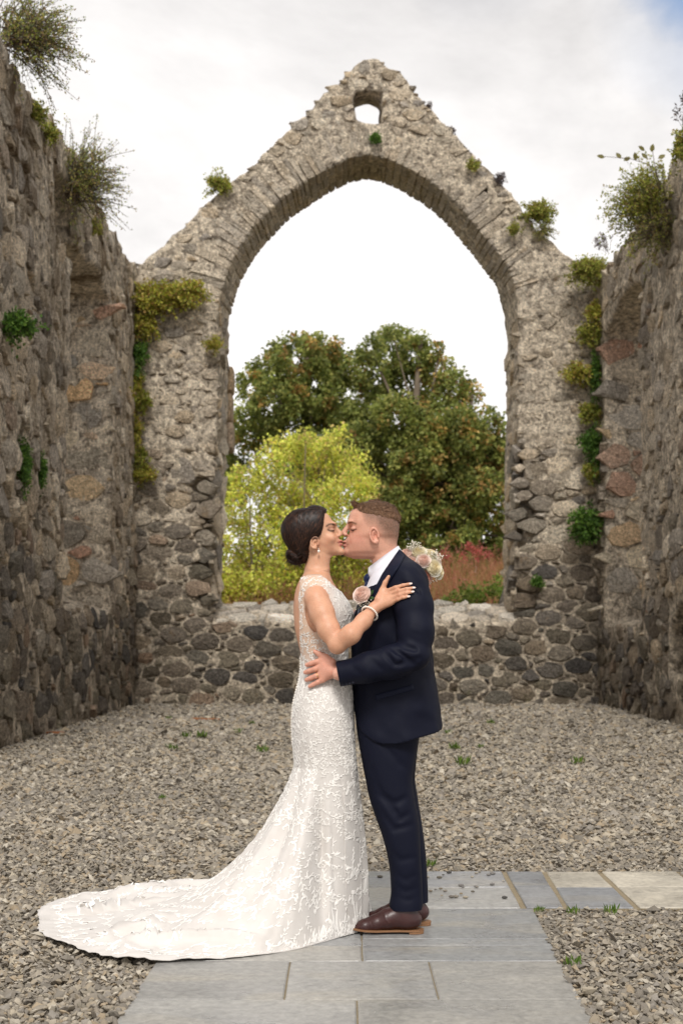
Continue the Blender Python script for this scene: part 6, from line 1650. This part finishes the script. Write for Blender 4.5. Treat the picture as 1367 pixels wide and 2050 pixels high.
def wall_plant(label, px_, py_, Y, rx, rz, style, nrm, ns=60, leaf=0.05, up=0.35, droop=0.3, name='wall_plant', per=20):
    rx, rz, leaf, ns = rx * 1.18, rz * 1.18, leaf * 0.85, int(ns * 1.25)
    s_ = Y / F; root = PX(px_, py_, Y); nrm = np.asarray(nrm, float)
    e = empty(name, label, 'plant', 'plants growing on the ruined walls', loc=tuple(root)); sc, lc = PG[style]
    bs_, bl = MB(), MB(); R = np.array([rx * s_, (rx + rz) / 2 * s_ * 0.8, rz * s_])
    for k in range(ns):
        d = unit(1)[0]; d = d + nrm * 0.5 + np.array([0, 0, up])
        d[2] = d[2] if rv.random() > 0.25 else d[2] * 0.4
        if d @ nrm < -0.1: d = d - nrm * (d @ nrm) * 1.6
        d /= np.linalg.norm(d); ln = rv.uniform(0.55, 1.05); o_ = rv.normal(0, 0.16, 3) * R
        e1 = o_ + d * R * ln * .5; e2 = o_ + d * R * ln + np.array([0, 0, -droop * R[2] * ln * .5])
        t = np.linspace(0, 1, 5)[:, None]; cv = o_ * (1 - t) ** 2 + 2 * e1 * t * (1 - t) + e2 * t * t
        bs_.tube(cv, np.linspace(1, .4, 5) * 0.004 * (1.6 if style == 'heath' else 1), 4, sc[rv.integers(len(sc))], cap=False)
        tt = rv.uniform(0.30 if style != 'seed' else .8, 1.03, per)[:, None]; P = o_ * (1 - tt) ** 2 + 2 * e1 * tt * (1 - tt) + e2 * tt * tt + rv.normal(0, leaf * 0.45, (per, 3))
        lcv = lc[rv.integers(len(lc), size=per)] * rv.uniform(1.1, 1.7)
        leaf_quads(bl, P, unit(per) + d * .5, unit(per) + np.array([0, -.3, .6]), leaf * rv.uniform(.6, 1.3, per), leaf * (.24 if style in ('heath', 'seed') else .34), lcv)
    obj('stems', bs_.mesh('stems', M_BARK, False), e); obj('leaves', bl.mesh('leaves', M_LEAF, False), e)
YLw = lambda px_: 3.70 * F / (CX - px_); YRw = lambda px_: 4.62 * F / (px_ - CX)
LN, RN, GN = (1, -.1, 0), (-1, -.1, 0), (0, -1, 0)
for a in [
    ('large twiggy heath bush overhanging the wall top, highest at the bride\'s side', 30, 78, YLw(30), 118, 92, 'heath', LN, 230, .045, .30, .35),
    ('large twiggy heath bush halfway along the wall top, above the window recess', 150, 372, YLw(150), 92, 100, 'heath', LN, 230, .045, .45, .3),
    ('small green tuft on wall top below the highest heath bush', 72, 228, YLw(72), 20, 22, 'green', LN, 30, .045),
    ('green cushion plant on wall top just above the lower heath bush', 93, 268, YLw(93), 24, 26, 'green', LN, 34, .045),
    ('yellow-green cushion under the lower heath bush on the wall edge', 186, 458, YLw(190), 17, 20, 'green', LN, 30, .05),
    ('dark green fern jutting from the bare wall face near the picture edge', 14, 650, YLw(14), 52, 26, 'fern', LN, 60, .06, .2, .5),
    ('dark fern filling the taller slot in the wall', 48, 930, YLw(50) + .25, 8, 56, 'fern', LN, 70, .045, .1, .3),
    ('dark fern filling the narrower slot in the wall', 84, 945, YLw(84) + .2, 6, 36, 'fern', LN, 40, .04, .1, .3),
    ('wide golden green shrub on the ledge in the gable corner', 318, 600, 25.75, 62, 34, 'gold', GN, 150, .07, .35, .3),
    ('golden shrub trailing right along the gable ledge', 372, 588, 25.75, 40, 28, 'gold', GN, 90, .07, .4, .3),
    ('golden plant hugging the corner just below the ledge shrub', 290, 650, 25.75, 26, 34, 'gold', GN, 70, .06, .1, .6),
    ('dark trailing plant in the corner under the golden ledge shrub', 280, 712, 25.7, 16, 38, 'fern', GN, 46, .06, .0, .6),
    ('green fern tuft in the corner beside the window recess', 245, 788, 25.2, 16, 13, 'gold', LN, 30, .06),
    ('bright fern clump in the corner at mid height', 284, 806, 25.75, 20, 20, 'green', GN, 44, .07),
    ('leafy corner plant above the lowest corner fern', 274, 915, 25.75, 20, 26, 'green', GN, 44, .06),
    ('lowest fern in the gable corner by the bride\'s wall', 288, 950, 25.75, 26, 20, 'gold', GN, 40, .06),
    ('green tuft on the gable slope above the square hole', 440, 378, 25.85, 26, 28, 'green', GN, 50, .06, .6),
    ('small golden tuft rooted in the arch jamb edge', 428, 692, 25.75, 19, 18, 'gold', GN, 36, .05),
    ('tiny dark green tuft above the crown of the arch', 752, 278, 25.8, 9, 10, 'fern', GN, 24, .05),
    ('small yellow tuft on the gable face by the sloping edge', 946, 332, 25.8, 11, 13, 'green', GN, 22, .05),
    ('little upright sprig on gable slope above the mossy mound', 1000, 364, 25.9, 8, 12, 'seed', GN, 14, .06, .9),
    ('mossy green mound with brown skirt on the gable slope', 1076, 430, 25.9, 34, 26, 'green', GN, 130, .055, .3, .4),
    ('dry brown stems hanging under the mossy gable mound', 1088, 462, 25.8, 22, 18, 'heath', GN, 60, .03, -.2, .5),
    ('small light tuft on gable face right of the arch', 1026, 462, 25.75, 11, 10, 'green', GN, 20, .05),
    ('domed yellow-green cushion where gable meets the groom\'s wall', 1182, 545, 25.5, 40, 30, 'green', GN, 150, .055, .3, .3),
    ('straggling plant below the domed cushion in the corner', 1190, 622, 25.6, 14, 24, 'gold', GN, 36, .06, .0, .5),
    ('bushy ivy in the corner at window head height', 1178, 672, 25.7, 24, 24, 'green', GN, 54, .06),
    ('golden creeper spreading onto the pier from the corner', 1158, 745, 25.75, 32, 22, 'gold', GN, 60, .06, .1, .5),
    ('fresh fern clump in the corner above the doubled fern', 1178, 826, 25.7, 18, 20, 'green', GN, 44, .07),
    ('doubled fern clump in the shaded corner', 1178, 884, 25.7, 18, 24, 'fern', GN, 44, .07),
    ('trailing light fern low in the corner', 1184, 944, 25.7, 20, 18, 'green', GN, 30, .07),
    ('largest fern in the corner by the groom\'s wall', 1172, 1048, 25.6, 30, 34, 'fern', GN, 90, .08, .2, .5),
    ('thin ivy strip climbing the shaded corner behind the golden creeper', 1189, 750, 25.75, 9, 62, 'fern', GN, 70, .05, .1, .4),
    ('thin ivy strip joining the corner ferns lower down', 1189, 905, 25.75, 9, 58, 'fern', GN, 60, .05, .1, .4),
    ('thin creeper strip in the corner between ledge shrub and bright fern', 277, 765, 25.75, 9, 50, 'gold', GN, 56, .05, .1, .4),
    ('thin creeper strip between the bright fern and the lowest ferns', 276, 865, 25.75, 8, 44, 'gold', GN, 40, .05, .1, .4),
    ('tiny fern sprouting above the sill stones', 1074, 1166, 25.75, 11, 10, 'fern', GN, 18, .06),
    ('big rounded heath bush bulging from the groom\'s wall top', 1312, 410, YRw(1330), 82, 88, 'green', RN, 250, .05, .25, .3),
    ('brown twiggy underside growth below the rounded heath bush', 1330, 460, YRw(1335), 66, 46, 'heath', RN, 110, .035, -.1, .4),
    ('grassy plant high on the wall top at the picture edge', 1375, 300, YRw(1375), 26, 36, 'green', RN, 40, .06, .6),
    ('tall dark seed stalk at the top corner of the wall', 1372, 262, YRw(1372), 20, 70, 'seed', RN, 9, .06, 1.6, -.1),
    ('thin upright stalks on the low wall top before the gable', 1215, 500, 24.0, 24, 34, 'seed', RN, 16, .04, 1.2),
    ('single dried flower head standing on the gable slope', 858, 222, 26.0, 6, 11, 'seed', GN, 8, .05, 1.5, 0.),
    ('dried umbel standing on the gable slope below the other', 903, 270, 26.0, 8, 12, 'seed', GN, 10, .05, 1.5, 0.),
]: wall_plant(*a)
# broad-leaved twig above the rounded bush
e = empty('wall_plant', 'thin arching twig with a few broad leaves above the rounded bush', 'plant', 'plants growing on the ruined walls', loc=tuple(PX(1330, 400, 19.8))); base = np.array(e.location)
b = MB(); tw = [[(1320, 380), (1300, 330), (1262, 318), (1206, 313)], [(1322, 380), (1310, 335), (1304, 292)]]
for q in tw: b.tube([PX(*p, 19.8) - base for p in q], (.008, .006, .005, .003)[:len(q)], 5, lin((70, 58, 48)))
obj('stems', b.mesh('stems', M_BARK), e)
for px_, py_, a in [(1303, 305, 80), (1290, 302, 150), (1316, 318, 30), (1295, 318, 130), (1314, 330, -20), (1242, 318, 120), (1247, 322, 30), (1210, 315, 170), (1272, 322, 100)]:
    b = MB(); a = math.radians(a); leaf_card(b, PX(px_, py_, 19.8) - base, (math.cos(a), rv.normal(0, .2), math.sin(a)), np.array([0, -1, .3]), .12, .035, lin((112, 106, 56)) * rv.uniform(.8, 1.2)); obj('leaf', b.mesh('leaf', M_LEAF, False), e)
# weeds in the gravel
b = MB(); P = rv.normal(0, .02, (26, 3)) * (1, 1, .2) + (0, 0, .01); D = unit(26) * .7 + (0, 0, .9)
leaf_quads(b, P, D, unit(26), rv.uniform(.03, .07, 26), .006, lin(np.array([(96, 124, 52), (118, 140, 62), (84, 108, 46)]))[rv.integers(3, size=26)]); wm = b.mesh('weed', M_LEAF, False)
for px_, py_, s_, lb in [(372, 1478, 1.3, 0), (404, 1478, 1.5, 0), (526, 1508, 1.4, 0), (476, 1468, 1.1, 0), (346, 1502, 1.2, 0), (338, 1440, .9, 0), (910, 1502, 1.4, 0), (928, 1534, 1.6, 0), (1156, 1531, 1.3, 0), (982, 1450, 1.2, 0), (896, 1470, 1, 0), (962, 1498, .8, 0), (505, 1450, .9, 0), (325, 1600, .6, 0),
                         (862, 1736, .7, 'small green weed at the far slab edge behind the man\'s leg'), (1078, 1827, .5, 'tiny weed in the inner corner where the two slab paths meet'), (1146, 1831, .6, 'green weed at the near edge of the cross path, nearer the corner'), (1222, 1830, .7, 'green weed at the near edge of the cross path, farther from the corner'), (1145, 1938, .7, 'lone weed on the gravel beside the near path edge')]:
    o = obj('weed', wm, loc=tuple(GROUND(px_, py_)), label=lb or 'small green weed sprouting in the gravel before the gable', category='weed', group='weeds in the gravel'); o.scale = (s_,) * 3; o.rotation_euler.z = rv.uniform(0, 6)
# rusty strips lying by the walls
m, nt, bs = new_mat('rust'); L(nt, mix(nt, noise_node(nt, 30, 4, .6, coords(nt)).outputs[0], lin4(92, 54, 30), lin4(150, 96, 56)), bs.inputs['Base Color']); bs.inputs['Roughness'].default_value = .9
for (a, c, y_, lb) in [(62, 130, 1467, 'short rust-brown strip lying against the foot of the wall by the bride'), (385, 440, 1440, 'long rust-brown strip half buried in the gravel before the gable')]:
    p0, p1 = GROUND(a, y_), GROUND(c, y_ + 1); b = MB(); t = np.linspace(0, 1, 9)[:, None]; c_ = p0 + (p1 - p0) * t; w_ = .05 + .02 * rv.random((9, 1))
    hgt = .015 + .012 * rv.random((9, 1)); V = np.concatenate([c_ + np.c_[0 * w_, -w_, 0 * w_], c_ + np.c_[0 * w_, -w_ * .5, hgt], c_ + np.c_[0 * w_, w_ * .5, hgt], c_ + np.c_[0 * w_, w_, 0 * w_]])
    j = np.arange(8); b.add(V, None, np.concatenate([np.stack([r * 9 + j, r * 9 + j + 1, (r + 1) * 9 + j + 1, (r + 1) * 9 + j], 1) for r in range(3)]))
    obj('rusty_strip', b.mesh('rusty_strip', m, False), label=lb, category='strip')
